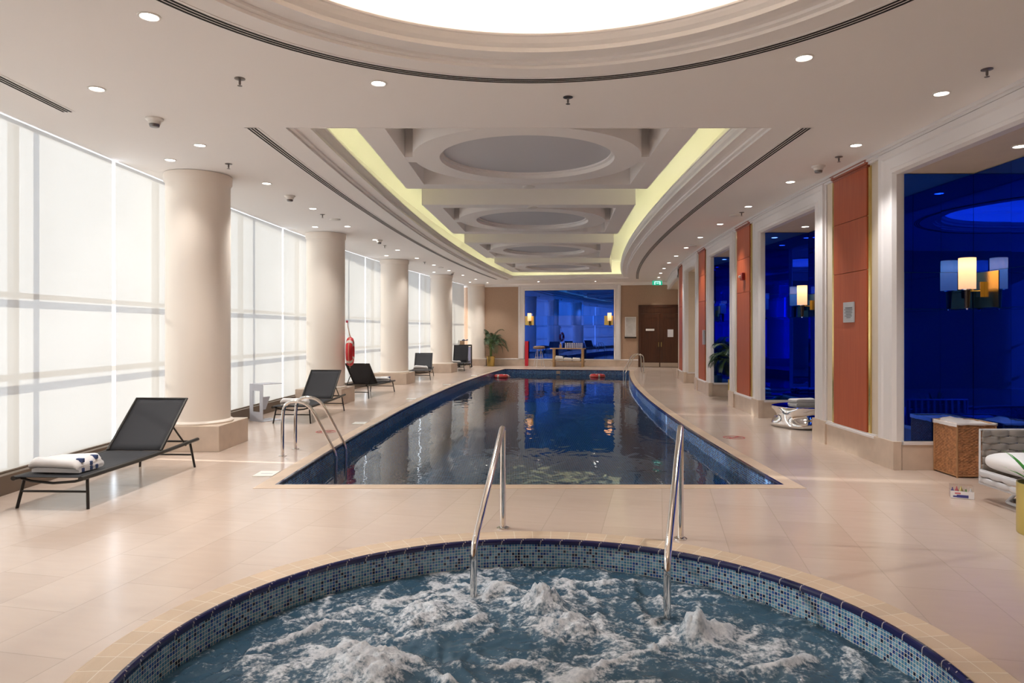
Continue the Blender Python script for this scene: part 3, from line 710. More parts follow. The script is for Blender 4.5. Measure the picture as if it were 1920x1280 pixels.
mb = MB(); mb.lathe([(.42, .30), (.41, .33), (.40, .35), (.40, 3.64), (.42, 3.66), (.42, 3.745)], n=48); mb.v = [(x, min(y, .015-TILT*x), z) for x, y, z in mb.v]; mb.build('shaft', M_column, t, smooth=40)
mb = MB(); mb.box(-.46, .46, -.46, .0, 0, .30); mb.v = [(x, y if y < -.1 else .015-TILT*x, z) for x, y, z in mb.v]; mb.build('plinth', M_stone, t)

# ------------------------------------------------------------------ far wall (built flat at FARY, then turned square to the bend)
_before = set(COL.objects)
mb = MB(); mb.box(C(FARY)-6.2, C(FARY)+SR+AD+1.4, FARY, FARY+.2, -.2, 5.0); struct(mb.build('wall_back', M_wall))
mb = MB(); mb.box(-2.9, 5.58, FARY-.035, FARY, 0, .29); struct(mb.build('baseboard_back', M_stone))
mb = MB(); mb.prism([(FARY, .29), (FARY-.045, .29), (FARY-.045, .31), (FARY-.02, .335), (FARY, .335)], -2.9, 5.58); struct(mb.build('trim_8', M_white))
mb = MB(); mb.prism([(FARY, 3.62), (FARY-.03, 3.62), (FARY-.05, 3.66), (FARY-.10, 3.70), (FARY-.12, 3.75), (FARY, 3.75)], -2.9, 7.9); struct(mb.build('trim_9', M_mould))
# frame + big mirror
def yframe(name, x0, x1, z0, z1, w, y, prof, mat, open_bottom=True):
    """moulded frame on a wall facing -y: profile (inset across w, proud)"""
    mb = MB()
    def loop(i): return [(x0+i, z0), (x0+i, z1-i), (x1-i, z1-i), (x1-i, z0)]
    for (a, da), (b, db) in zip(prof[:-1], prof[1:]):
        A, B = loop(a*w), loop(b*w)
        for k in range(3):
            mb.add([(A[k][0], y-da, A[k][1]), (A[k+1][0], y-da, A[k+1][1]), (B[k+1][0], y-db, B[k+1][1]), (B[k][0], y-db, B[k][1])], [(0, 1, 2, 3)])
    return mb.build(name, mat, normals=False, smooth=30)
FP = [(0, 0), (0, .05), (.10, .05), (.14, .085), (.30, .085), (.36, .07), (.72, .055), (.80, .075), (.9, .075), (1, .05), (1, -.02)]
struct(yframe('trim_10', .287, 4.84, .33, 3.74, .30, FARY, FP, M_white))
t = thing('blue_mirror', 'wide blue mirror panel set in the white frame on the far end wall', 'mirror', (0, 0, 0))
rows = [(.34, 1.85), (1.85, 2.28), (2.28, 3.43)]
for i, (z0, z1) in enumerate(rows):
    for j in range(3):
        xa = .585+(4.53-.585)*j/3; xb = .585+(4.53-.585)*(j+1)/3; tl = random.uniform(-.002, .002); tz = random.uniform(-.002, .002)
        mb = MB(); mb.add([(xa+.002, FARY-.03+tl, z0+.002), (xb-.002, FARY-.03-tl, z0+.002), (xb-.002, FARY-.03-tl+tz, z1-.002), (xa+.002, FARY-.03+tl+tz, z1-.002)], [(0, 1, 2, 3)])
        mb.build('pane', M_blue, t, solid=.006)
mb = MB(); mb.box(.57, 4.55, FARY-.018, FARY-.012, .33, 3.45); mb.build('backing', M_seam, t)
# door
mb = MB(); X0, X1 = 5.60, 7.38; XM = (X0+X1)/2
mb.box(X0, X0+.11, FARY-.07, FARY, 0, 2.74); mb.box(X1-.11, X1, FARY-.07, FARY, 0, 2.74); mb.box(X0+.11, X1-.11, FARY-.07, FARY, 2.64, 2.74)
mb.box(X0+.11, X1-.11, FARY-.045, FARY, 2.36, 2.64); mb.box(X0+.2, X1-.2, FARY-.055, FARY-.04, 2.42, 2.58)
dr = struct(mb.build('door_1', M_dark))
for s, (a, b) in enumerate(((X0+.115, XM-.003), (XM+.003, X1-.115))):
    mb = MB(); mb.box(a, b, FARY-.03, FARY, .01, 2.355)
    for (u, v, z0, z1) in ((a, a+.14, .01, 2.355), (b-.14, b, .01, 2.355), (a+.14, b-.14, 2.17, 2.355), (a+.14, b-.14, .01, .24)): mb.box(u, v, FARY-.045, FARY-.03, z0, z1)
    lf = mb.build('door_leaf', M_dark, dr, bevel=.006)
    mb = MB(); mb.box(a+.02, b-.02, FARY-.05, FARY-.045, .02, .2); mb.build('kick_plate', M_kick, lf)
    mb = MB(); xh = XM-.055 if s == 0 else XM+.055; mb.tube([(xh, FARY-.045, 1.1), (xh, FARY-.09, 1.1), (xh, FARY-.09, .9), (xh, FARY-.045, .9)], .01, 8); mb.build('door_handle', M_brass, lf)
mb = MB(); mb.box(5.90, 6.26, FARY-.055, FARY-.046, 1.60, 1.69); tag(mb.build('door_plate', M_whitep), 'narrow pale nameplate on the window-side leaf of the far double door', 'sign')
mb = MB(); mb.box(6.82, 7.06, FARY-.038, FARY-.033, 1.33, 1.66); tag(mb.build('paper_notice', M_paper), 'white paper notice taped to the wooden double door', 'paper')
t = thing('wall_poster', 'pale framed poster on the end wall beside the wooden double door', 'poster', (0, 0, 0))
mb = MB(); mb.box(5.02, 5.49, FARY-.05, FARY, 1.33, 2.22); mb.build('frame', M_whitep, t, bevel=.006)
mb = MB(); mb.box(5.045, 5.465, FARY-.056, FARY-.05, 1.37, 2.19); mb.build('print', M_poster, t)
mb = MB(); mb.box(5.0, 5.5, FARY-.06, FARY, 1.27, 1.335); mb.build('ledge', M_bronze, t)
def to_far(objs):
    for o in objs:
        if o.type == 'MESH':
            for v in o.data.vertices: v.co.y += -TILT*(v.co.x-2.76)
to_far([o for o in COL.objects if o not in _before])
mb = MB(); mb.box(-6.5, 6.5, BACKY-.2, BACKY, -.2, 5.0); struct(mb.build('wall_front', M_wall))
# exit sign
t = thing('exit_sign', 'small green illuminated exit sign hung from the ceiling near the door', 'sign', (6.20, 29.6, 3.65))
mb = MB(); mb.box(-.21, .21, -.02, .02, -.1, .085); mb.build('box', M_green, t)
mb = MB(); mb.box(-.11, .11, -.026, -.021, .03, .06); mb.box(-.13, -.09, -.026, -.021, -.08, .05); mb.box(.09, .14, -.026, -.021, -.08, .05); mb.box(-.04, .06, -.026, -.021, -.035, -.005); mb.build('pictogram', M_exitw, t)
mb = MB(); mb.box(-.1, .1, -.012, .012, .085, .092); mb.build('bracket', M_spr, t)

# ------------------------------------------------------------------ mirrored wall
piers = [(3.60, 5.75-.2-.0), (8.0, 10.17), (12.76, 14.88), (17.0, 19.08), (21.35, 23.45)]
piers[0] = (1.6, 3.7); piers = [(-1.6, -.8)] + piers
def wb(mb, ya, yb, d0, d1, z0, z1, ny=4):     # box against the wall line; d grows into the wall
    mb.box(SR+d0, SR+d1, ya, yb, z0, z1, shear, ny=ny)
mb = MB()
for a, b in piers: wb(mb, a, b, 0, AD+.2, 0, HC)
alc = [(piers[i][1], piers[i+1][0]) for i in range(len(piers)-1)]
for a, b in alc:
    wb(mb, a, b, AD, AD+.2, 0, HC); wb(mb, a, b, 0, AD, 3.41, HC+.02)
wb(mb, 23.45, FARY-.6, 0, AD, 3.41, HC+.02, 8); wb(mb, 23.45, FARY+1, AD, AD+.2, 0, HC, 8); wb(mb, BACKY, -1.6, 0, .3, 0, HC)
struct(mb.build('wall_right', M_pier))
# limestone base with white cap, along piers and into the alcoves
mb = MB(); cap = MB()
for a, b in piers:
    wb(mb, a-.03, b+.03, -.03, .05, 0, .29, 6)
    for u, v in ((a-.04, a+.40), (b-.40, b+.04)): wb(mb, u, v, -.055, .04, 0, .325, 2)
    for z0, z1, d in ((.29, .315, -.045), (.315, .335, -.03)): wb(cap, a+.40, b-.40, d, .02, z0, z1, 4)
for a, b in alc:
    wb(mb, b-.03, b, .0, AD, 0, .29, 1); wb(mb, a, a+.03, 0, AD, 0, .29, 1); wb(mb, a, b, AD-.03, AD, 0, .29, 4)
    wb(cap, b-.045, b, .06, AD, .29, .33, 1); wb(cap, a, a+.045, .06, AD, .29, .33, 1); wb(cap, a, b, AD-.045, AD, .29, .33, 4)
struct(mb.build('baseboard_right', M_stone)); struct(cap.build('trim_11', M_white))
# white frames round each alcove
FP2 = [(0, 0), (0, .02), (.10, .02), (.14, .05), (.34, .05), (.40, .035), (.76, .022), (.82, .04), (.94, .04), (1, .01), (1.02, 0), (1.02, -.10)]
for k, (a, b) in enumerate(alc+[(23.45, FARY-1.0)]):
    mb = MB(); w = .36; y0, y1 = a-w, b+w; zt = HC-.02
    top = HC-.02-3.41
    def loop(i, y0=y0, y1=y1):
        return [(y0+i*w, .32), (y0+i*w, zt-i*top), (y1-i*w, zt-i*top), (y1-i*w, .32)]
    for (p, dp), (q, dq) in zip(FP2[:-1], FP2[1:]):
        A, B = loop(p), loop(q)
        for s in range(3):
            if k == len(alc) and s != 1: continue
            nn = 8 if s == 1 else 1
            for i in range(nn):
                def pt(Lp, d, f, s=s): 
                    y = Lp[s][0]+(Lp[s+1][0]-Lp[s][0])*f; z = Lp[s][1]+(Lp[s+1][1]-Lp[s][1])*f
                    return (C(y)+SR-d, y, z)
                mb.add([pt(A, dp, i/nn), pt(A, dp, (i+1)/nn), pt(B, dq, (i+1)/nn), pt(B, dq, i/nn)], [(0, 1, 2, 3)])
    struct(mb.build('trim_%d' % (12+k), M_white, normals=False, smooth=30))
mb = MB()
for d0_, z0, z1 in ((-.03, 3.66, 3.70), (-.055, 3.69, 3.725), (-.085, 3.715, 3.75)): wb(mb, BACKY, FARY-.8, d0_, .02, z0, z1, 60)
struct(mb.build('trim_20', M_white))
# blue mirrors in the alcoves
an = ['opening', 'behind the spa', 'first', 'second', 'third', 'fourth']
for k, (a, b) in enumerate(alc):
    if k == 0 or k == 4: continue
    t = thing('blue_mirror', 'blue mirror glass lining the %s' % ('alcove behind the white chair and wicker basket' if k == 1 else 'alcove behind the silver stool' if k == 2 else 'alcove with the potted palm'), 'mirror', (0, 0, 0), 0, 'blue mirrors in the alcoves')
    rws = [(.335, 1.85), (1.85, 2.27), (2.27, 3.405)]
    bk = MB()
    wb(bk, b-.012, b-.009, .085, AD, .33, 3.40, 1); wb(bk, a+.009, a+.012, .085, AD, .33, 3.41, 1); wb(bk, a, b, AD-.008, AD-.002, .33, 3.41, 4)
    bk.build('backing', M_seam, t)
    for z0, z1 in rws:
        r1, r2 = random.uniform(-.0018, .0018), random.uniform(-.0018, .0018)
        for yy_, sg in ((b-.022, 1), (a+.022, -1)):
            xa, xb = C(yy_)+SR+.08, C(yy_)+SR+AD-.02
            mb = MB(); mb.add([(xa, yy_+r1, z0+.002), (xb, yy_-r1, z0+.002), (xb, yy_-r1+r2, z1-.002), (xa, yy_+r1+r2, z1-.002)], [(0, 1, 2, 3)]); mb.build('pane', M_blue, t, solid=.008)
        nb = 7 if b-a > 3 else 4
        for j in range(nb):
            ya, yb = a+.03+(b-a-.06)*j/nb, a+.03+(b-a-.06)*(j+1)/nb; r1, r2 = random.uniform(-.0018, .0018), random.uniform(-.0018, .0018)
            xa, xb = C(ya)+SR+AD-.024, C(yb)+SR+AD-.024
            mb = MB(); mb.add([(xa+r1, ya+.002, z0+.002), (xb-r1, yb-.002, z0+.002), (xb-r1+r2, yb-.002, z1-.002), (xa+r1+r2, ya+.002, z1-.002)], [(0, 1, 2, 3)]); mb.build('pane', M_blue, t, solid=.008)
    for ya, yb in ((b-.45, b-.035), (a+.035, a+.45)):
        mb = MB(); wb(mb, ya, yb, AD-.034, AD-.031, 1.86, 2.26, 1); mb.build('gold_plate', M_gold, t)
    # alcove ceiling lights
for k, (a, b) in enumerate(alc):
    if k in (0,): continue
    for j, f in enumerate((.28, .72) if k < 4 else (.5,)):
        y = a+(b-a)*f
        if k == 1 and j == 0: continue
        down(C(y)+SR+.55, y, 'small downlight in the ceiling of the %s, %s the spa' % (['', 'alcove with the wicker basket', 'alcove with the silver stool', 'alcove with the palm', 'plain beige alcove'][k], 'nearer' if j == 0 else 'farther from'), 'alcove downlights', 14., 3.41, 110)
# wood pilaster panels
for k, (a, b) in enumerate(piers):
    if k < 2: continue
    m = (a+b)/2; w = .46
    t = thing('wood_wall_panel', 'tall reddish cherry wood panel with brass edges on the mirrored wall, %s' % ('with the grey plaque', 'with the red fire alarm', 'third from the spa', 'fourth from the spa, before the double door')[k-2], 'wall panel', (0, 0, 0), 0, 'cherry wood wall panels')
    for z0, z1 in ((.335, 2.36), (2.365, 3.03), (3.035, 3.64)):
        mb = MB(); wb(mb, m-w, m+w, -.03, .01, z0, z1, 1); mb.build('panel', M_wood, t, bevel=.004)
    mb = MB()
    for z0, z1, d in ((3.635, 3.665, -.038), (3.665, 3.71, -.055), (3.71, 3.75, -.075)): wb(mb, m-w+d*.6, m+w-d*.6, d, .01, z0, z1, 1)
    mb.build('crown', M_woodc, t, bevel=.004)
    for s in (-1, 1):
        mb = MB(); wb(mb, m+s*(w+.035)-.035, m+s*(w+.035)+.035, -.018, .01, .335, 3.64, 1); mb.build('brass_strip', M_brass, t)
# plaque, alarm, box on the panels
def wall_xf(yc): return lambda x, y, z: (C(yc)+SR+dC(yc)*y-.03+x, yc+y, z)
xf = wall_xf(9.08)
t = thing('wall_plaque', 'grey rules plaque fixed on the cherry wood panel', 'sign', (0, 0, 0))
mb = MB(); mb.box(-.014, 0, -.15, .15, 1.71, 1.975, xf); mb.build('plate', M_greyp, t, bevel=.002)
mb = MB()
for i in range(7):
    z = 1.895-i*.021; wd = (.11, .115, .10, .11, .085, .1, .06)[i]
    mb.box(-.0165, -.0142, -wd, wd if i % 2 else wd*.8, z, z+(.008 if i else .012), xf)
mb.build('lettering', M_ink, t)
xf = wall_xf(13.75)
t = thing('fire_alarm', 'red fire alarm with a white strobe on the second wood panel', 'fire alarm', (0, 0, 0))
mb = MB(); mb.box(-.06, 0, -.075, .075, 2.60, 2.75, xf); mb.build('body', M_reda, t, bevel=.012)
mb = MB(); mb.box(-.10, -.06, .0, .05, 2.65, 2.70, xf); mb.build('strobe', M_whitep, t, bevel=.008)
xf = wall_xf(17.6)
mb = MB(); mb.box(-.05, 0, -.07, .07, 1.25, 1.62, xf); tag(mb.build('wall_box', M_sidet, bevel=.008), 'small pale box on the third wood panel near the palm', 'box')

# sconces
def make_sconce(pos, rz, label):
    t = thing('wall_sconce', label, 'wall lamp', pos, rz, 'blue wall sconces')      # shade axis at origin, wall toward +x at .17
    mb = MB(); mb.lathe([(.085, 0), (.086, .35), (.084, .35), (.083, 0)], n=32); sh = mb.build('lamp_shade', M_shade, t, smooth=40)
    mb = MB(); mb.lathe([(.03, .06), (.035, .10), (.035, .2), (.02, .24)], n=12, cap0=True, cap1=True); mb.build('bulb', emit('bulb_glow', (1, .75, .45), 2.5) if 'bulb_glow' not in MATS else MATS['bulb_glow'], t)
    mb = MB(); mb.lathe([(.06, -.01), (.06, 0), (.02, .005)], n=20, cap0=True); mb.build('collar', M_steel, t, smooth=40)
    mb = MB(); mb.lathe([(.034, -.012), (.024, -.21), (.018, -.215)], n=16, cap0=True, cap1=True); mb.build('stem', M_bronze, t, smooth=40)
    mb = MB(); mb.lathe([(.014, -.215), (.014, -.232), (.004, -.238)], n=10, cap1=True); mb.build('finial', M_steel, t)
    mb = MB(); mb.tube([(.0, 0, -.02), (.14, 0, -.02)], .008, 8); mb.box(.125, .17, -.035, .035, -.09, .08); mb.build('arm', M_brass, t)
    ld = bpy.data.lights.new('sconce_glow', 'POINT'); ld.energy = 1.5; ld.color = (1, .68, .38); ld.shadow_soft_size = .05
    lo = bpy.data.objects.new('sconce_glow', ld); COL.objects.link(lo); lo.location = (0, 0, .27); lo.parent = t
    return t
sc = None
for k, lab in ((1, 'alcove with the wicker basket'), (2, 'alcove with the silver stool'), (3, 'alcove with the palm')):
    a, b = alc[k]
    for y, e in ((b-.19, 'farther end of the '), (a+.19, 'nearer end of the ')):
        p = (C(y)+SR+AD-.205, y, 2.07); lb = 'lit cylinder wall lamp at the %s%s' % (e, lab)
        if sc is None: sc = make_sconce(p, 0, lb)
        else:
            o = dup(sc, p, 0, lb)
for x, s in ((.79, 'pool-window side'), (4.32, 'door side')):
    dup(sc, (x, far_y(x)-.23, 2.05), PI/2-.21, 'lit cylinder wall lamp on the far end mirror, %s' % s)
# square gold plates behind the end-wall lamps
for x0, x1, s in ((.60, 1.0, 'beside the red board'), (4.12, 4.51, 'beside the poster')):
    mb = MB(); mb.box(x0, x1, FARY-.044, FARY-.040, 1.86, 2.27, lambda a_, b_, c_: (a_, b_-TILT*(a_-2.76), c_)); tag(mb.build('gold_wall_plate', M_gold), 'square gold plate behind the wall lamp on the far mirror, %s' % s, 'wall plate', 'gold plates on the far mirror')

# ------------------------------------------------------------------ rails and ladders
def bez(p, n=8):
    """smooth a polyline with rounded corners: list of (point, radius)"""
    out = [Vector(p[0][0])]
    for i in range(1, len(p)-1):
        a, b, c = Vector(p[i-1][0]), Vector(p[i][0]), Vector(p[i+1][0]); r = p[i][1]
        u = (a-b).normalized(); v = (c-b).normalized(); s = b+u*r; e = b+v*r
        for k in range(n+1):
            t = k/n; out.append(s*(1-t)**2+b*2*t*(1-t)+e*t*t)
    out.append(Vector(p[-1][0])); return out
def spa_rail(base, top, ent, bend, label):
    t = thing('spa_handrail', label, 'handrail', base, 0, 'spa handrails')
    B = Vector(base)
    pts = bez([((0, 0, 0), 0), ((0, 0, top), .05), (Vector((ent[0], ent[1], bend))-B, .10), (Vector((ent[0], ent[1], -.75))-B, 0)])
    mb = MB(); mb.tube(pts, .0235, 16); mb.build('rail', M_steel, t, smooth=60)
    mb = MB(); mb.lathe([(.05, 0), (.05, .008), (.035, .014), (.024, .014)], n=24, cap0=True); mb.build('flange', M_steel, t, smooth=40)
spa_rail((-.074, 5.622, 0), .83, (-.262, 4.72), .13, 'polished steel handrail entering the spa, the one on the window side')
spa_rail((1.296, 5.333, 0), .875, (.968, 4.325), .17, 'polished steel handrail entering the spa, the one toward the wicker basket')
def ladder(yc, side, label):
    x0 = C(yc)+side*3.13; t = thing('pool_ladder', label, 'pool ladder', (x0, yc, 0))
    s = -side
    for dy in (-.265, .265):
        pts = bez([((0, dy, 0), 0), ((s*.0, dy, .50), .10), ((s*.03, dy, .70), .12), ((s*.32, dy, .70), .16), ((s*.68, dy, .03), .06), ((s*.68, dy, -1.05), 0)], 6)
        mb = MB(); mb.tube(pts, .0215, 14); mb.build('rail', M_steel, t, smooth=60)
        mb = MB(); mb.lathe([(.05, 0), (.05, .006), (.03, .012), (.02, .012)], (0, dy, 0), n=20, cap0=True); mb.build('flange', M_steel, t, smooth=40)
    for z in (-.38, -.65, -.92):
        mb = MB(); mb.box(min(s*.68, s*.76), max(s*.68, s*.76), -.245, .245, z, z+.025); mb.build('step', M_steel, t)
ladder(9.12, -1, 'steel pool ladder with two arched rails beside the second lounger')
ladder(26.6, 1, 'steel pool ladder at the far end near the double door')

# ------------------------------------------------------------------ deck markings
for k, y in enumerate((7.76, 12.02, 16.3, 20.6, 24.8)):
    t = thing('depth_marker', 'white depth marker tile beside the long pool edge, %s from the spa' % ORD[k], 'marker', (C(y)-PH-.32, y, .002), 0, 'depth marker tiles')
    mb = MB(); mb.box(-.11, .11, -.14, .14, 0, .003); mb.build('tile', M_marker, t)
    mb = MB(); mb.box(-.06, .07, -.012, .012, .003, .0036); mb.build('marking', M_greyp, t)
for (x, y), s in (((-2.95, 11.0), 'near the ladder'), ((3.33, 10.4), 'near the silver stool')):
    t = thing('no_diving_mark', 'red round no-diving mark on the deck %s' % s, 'marker', (x, y, .002))
    mb = MB(); mb.tube([(.15*math.cos(w), .15*math.sin(w), .001) for w in [2*PI*i/40 for i in range(40)]], .011, 6, closed=True, flat=.15); mb.build('circle', M_redmark, t)
    mb = MB(); mb.box(-.13, .13, -.01, .01, 0, .002, lambda a, b, c: (a*.7-b*.7, a*.7+b*.7, c)); mb.box(-.07, .09, -.035, -.012, 0, .002); mb.box(-.1, -.05, .0, .045, 0, .002); mb.build('figure', M_redmark, t)

# ------------------------------------------------------------------ loungers
def make_lounger(pos, rz, label, ang=43.):
    t = thing('sun_lounger', label, 'sun lounger', pos, rz, 'black loungers by the windows')
    W = .31; z = .30
    zr = lambda y: .285+.03*max(0, (y-1.0))
    mb = MB()
    for s in (-1, 1):
        mb.tube([(s*W, y, zr(y)) for y in (-.10, .3, .8, 1.3, 1.7, 1.98)], .026, 8, flat=.8)
    mb.tube([(-W, -.02, .275), (-W*.66, -.02, .245), (0, -.02, .228), (W*.66, -.02, .245), (W, -.02, .275)], .012, 8)
    mb.tube([(-W, 1.90, .30), (W, 1.90, .30)], .012, 8); mb.tube([(-W, 1.2, .285), (W, 1.2, .285)], .014, 8)
    mb.build('frame', M_lframe, t, smooth=50)
    mb = MB(); mb.grid(lambda a, b: (-W+2*W*a, -.10+1.32*b, zr(-.1+1.32*b)+.012-.022*math.sin(PI*a)*math.sin(PI*min(1, b*1.05))), 10, 12)
    mb.build('seat_sling', M_sling, t, smooth=180, solid=.006)
    ca, sa = math.cos(math.radians(ang)), math.sin(math.radians(ang)); BL = .74
    p = lambda x, l, d=0.: (x, 1.22+l*ca+d*sa, .31+l*sa-d*ca)
    mb = MB(); w2 = W-.015
    mb.tube([p(-w2, 0), p(-w2, BL), p(w2, BL), p(w2, 0)], .016, 8); mb.build('backrest_frame', M_lframe, t, smooth=50)
    mb = MB(); mb.grid(lambda a, b: p(-w2+2*w2*a, BL*b, .018*math.sin(PI*a)*math.sin(PI*b)), 10, 8); mb.build('backrest_sling', M_sling, t, smooth=180, solid=.006)
    for s in (-1, 1):
        for y, dy in ((.02, -.05), (1.84, .04)):
            mb = MB(); mb.tube([(s*(W-.02), y, zr(y)), (s*(W+.02), y+dy, 0)], .017, 8, flat=.7); mb.build('leg', M_lframe, t, smooth=50)
        mb = MB(); mb.tube([p(s*(w2-.03), .36), (s*(w2-.03), 1.80, .27)], .010, 8); mb.build('support_strut', M_lframe, t, smooth=50)
    for y in (-.005, 1.865):
        mb = MB(); mb.tube([(-W, y, .15), (W, y, .15)], .010, 8); mb.build('stretcher', M_lframe, t, smooth=50)
    return t
L1 = make_lounger((-4.135, 6.27, 0), -.045, 'largest black sling lounger, closest to the spa, with a thick folded towel')
L2 = dup(L1, (-3.80, 12.0, 0), -.063, 'black sling lounger behind the pool ladder, next to the white side table')
L3 = dup(L1, (-3.42, 18.25, 0), PI-.15, 'black sling lounger below the life ring, its back turned to the spa')
L4 = dup(L1, (-2.98, 22.55, 0), .06, 'black sling lounger between the third and fourth columns with a rolled towel')
L5 = make_lounger((-2.22, 27.6, 0), -.06, 'black sling lounger with upright back beyond the fourth column', 68.)

# towels
def fold_outline(L_, th, layers):
    """centre line of a zig-zag fold, then offset: closed outline in (y,z)"""
    c = []
    for i in range(layers):
        z = th*(i+.5); a, b = (0, L_) if i % 2 == 0 else (L_, 0)
        for k in range(7): c.append((a+(b-a)*k/6, z+.004*math.sin(k*1.3+i)))
        if i < layers-1:
            cy = b; sg = 1 if b > 0 else -1
            for k in range(1, 5):
                w = -PI/2+PI*k/5; c.append((cy+sg*.5*th*math.cos(w), z+.5*th+.5*th*math.sin(w)))
    h = th*.46; up = []; dn = []
    for i, p in enumerate(c):
        q0 = c[max(0, i-1)]; q1 = c[min(len(c)-1, i+1)]; tx, tz = q1[0]-q0[0], q1[1]-q0[1]; l = math.hypot(tx, tz) or 1
        up.append((p[0]-tz/l*h, p[1]+tx/l*h)); dn.append((p[0]+tz/l*h, p[1]-tx/l*h))
    return up+dn[::-1]
def make_towel(pos, rz, label, w=.40, L_=.26, th=.036, layers=3, stripes=True, group=None):
    t = thing('folded_towel', label, 'towel', pos, rz, group)
    po = fold_outline(L_, th, layers); n = len(po); mb = MB(); vs = []; m = 14
    for i in range(m+1):
        x = -w/2+w*i/m; e = 1-.35*max(0, (abs(2*i/m-1)-.75)/.25)**2
        for y, z in po:
            vs.append((x+.008*noise.noise(Vector((y*20, z*20, i*.3))), y+.006*noise.noise(Vector((x*9, z*9, 1))), z*e*(1-.12*math.sin(y*9+x*4))+.002))
    fs = [(i*n+k, i*n+(k+1) % n, (i+1)*n+(k+1) % n, (i+1)*n+k) for i in range(m) for k in range(n)]+[tuple(range(n-1, -1, -1)), tuple(m*n+k for k in range(n))]
    mb.add(vs, fs); tc_ = mb.build('terry_cloth', M_towel, t, smooth=60)
    if stripes:
        for yy_ in (.05, .16, .235):
            for j in range(layers):
                if (j*7+int(yy_*100)) % 3 == 0: continue
                mb = MB(); z = th*(j+.5); mb.box(w/2-.06, w/2+.009, yy_-.016, yy_+.016, z-th*.44, z+th*.44); mb.build('blue_stripe', M_towelb, tc_, bevel=.006)
    return t
T1 = make_towel((-4.17, 6.33, .302), -.08, 'thick white folded towel with blue stripes on the largest lounger', .46, .30, .044, 3)
make_towel((-3.80, 12.02, .302), .0, 'white folded towel on the lounger behind the pool ladder', .42, .26, .04, 3, False)
make_towel((-3.35, 17.75, .308), .1, 'blue-white folded towel on the lounger below the life ring', .42, .28, .036, 3)
make_towel((-2.99, 22.7, .308), .1, 'white rolled towel on the lounger between the third and fourth columns', .46, .20, .05, 3, False)
make_towel((-2.26, 27.72, .302), .1, 'white folded towel on the lounger beyond the fourth column', .42, .24, .034, 3, False)

# C-shaped side table
t = thing('side_table', 'pale grey steel C-shaped side table with a cut-out between loungers and windows', 'side table', (-4.675, 12.352, 0), math.atan2(-.21, .31))
mb = MB(); w, hh = .375, .66
for bx in ((0, w, 0, .008, 0, .17), (0, w, 0, .008, .54, hh), (0, .10, 0, .008, .17, .54), (w-.09, w, 0, .008, .17, .54)): mb.box(*bx)
mb.build('side_plate', M_sidet, t)
mb = MB(); mb.box(0, w, .008, .42, hh-.008, hh); mb.build('top_plate', M_sidet, t)
mb = MB(); mb.box(0, w, .008, .42, 0, .008); mb.build('foot_plate', M_sidet, t)
mb = MB(); mb.prism([(.008, .22), (.008, .44), (.15, .44), (.06, .22)], w-.02, w); mb.build('magazine_pocket', M_sidet, t)

# life ring on the second column
def torus_mb(R_, r, n=40, m=14, flat=1.):
    mb = MB(); mb.tube([(R_*math.cos(2*PI*i/n), R_*math.sin(2*PI*i/n), 0) for i in range(n)], r, m, closed=True, flat=flat); return mb
def make_ring(name, label, cat, group=None, R_=.25, r=.075):
    t = thing(name, label, cat, (0, 0, 0), 0, group)
    rg = torus_mb(R_, r).build('ring', M_red, t, smooth=180)
    for k in range(4):
        w = PI/4+k*PI/2; mb = MB(); mb.tube([(R_*math.cos(w+d), R_*math.sin(w+d), 0) for d in (-.13, 0, .13)], r+.003, 14); mb.build('band', M_tape, rg, smooth=60)
    pts = []
    for i in range(48):
        w = 2*PI*i/48; q = abs(math.sin(2*(w-PI/4))); rr = R_+r+.004+.03*q; pts.append((rr*math.cos(w), rr*math.sin(w), 0))
    mb = MB(); mb.tube(pts, .006, 6, closed=True); mb.build('rope', M_rope, t)
    return t
cx, cy = cols[1]
t = make_ring('life_ring', 'red life ring with pale bands hung on the second column', 'life ring')
t.location = (cx+.545, cy-.02, 1.14); t.rotation_euler = (0, PI/2, .13)
mb = MB(); mb.tube([(-.66, .0, -.06), (-.56, .03, -.05), (-.33, .05, 0)], .006, 6); mb.tube([(-.66, .0, -.06), (-.56, -.03, -.05), (-.33, -.05, 0)], .006, 6); mb.build('hanging_cord', M_rope, t)
mb = MB(); mb.box(-.69, -.64, -.025, .025, -.088, -.045); mb.build('hook', M_inkr, t)
for (x, y, rz), s in (((-.40, 26.9, .3), 'at the window-side corner'), ((3.35, 27.2, .9), 'near the far ladder')):
    t = make_ring('floating_life_ring', 'red life ring floating on the pool %s' % s, 'life ring', 'life rings in the pool', .23, .075)
    t.location = (x, y, WZ+.03); t.rotation_euler = (0, 0, rz)

# ------------------------------------------------------------------ far end furniture
mb = MB(); mb.box(.585, .745, 31.56, 31.615, .004, 1.13); o = mb.build('rescue_board', M_redb, bevel=.012); tag(o, 'tall narrow red board standing against the far mirror frame', 'board')
t = thing('bar_stool', 'stool with round woven seat and white splayed legs before the far mirror', 'stool', (1.21, 31.0, 0))
mb = MB(); mb.lathe([(.02, .78), (.2, .79), (.265, .83), (.27, .87), (.23, .91), (.05, .925)], n=28, cap0=True, cap1=True); mb.build('seat', M_seatg, t, smooth=50)
for k in range(4):
    w = PI/4+k*PI/2+.3; mb = MB(); mb.tube([(.10*math.cos(w), .10*math.sin(w), .79), (.27*math.cos(w), .27*math.sin(w), 0)], .011, 8); mb.build('leg', M_wframe, t)
mb = MB(); mb.tube([(.175*math.cos(w), .175*math.sin(w), .42) for w in [2*PI*i/24 for i in range(24)]], .006, 6, closed=True); mb.build('foot_ring', M_wframe, t)
t = thing('console_table', 'light wood console table with a lower shelf before the far mirror', 'console table', (2.51, 30.85, 0), -.21)
mb = MB(); mb.box(-.80, .76, -.2, .2, .79, .83); mb.build('table_top', M_oak, t, bevel=.004)
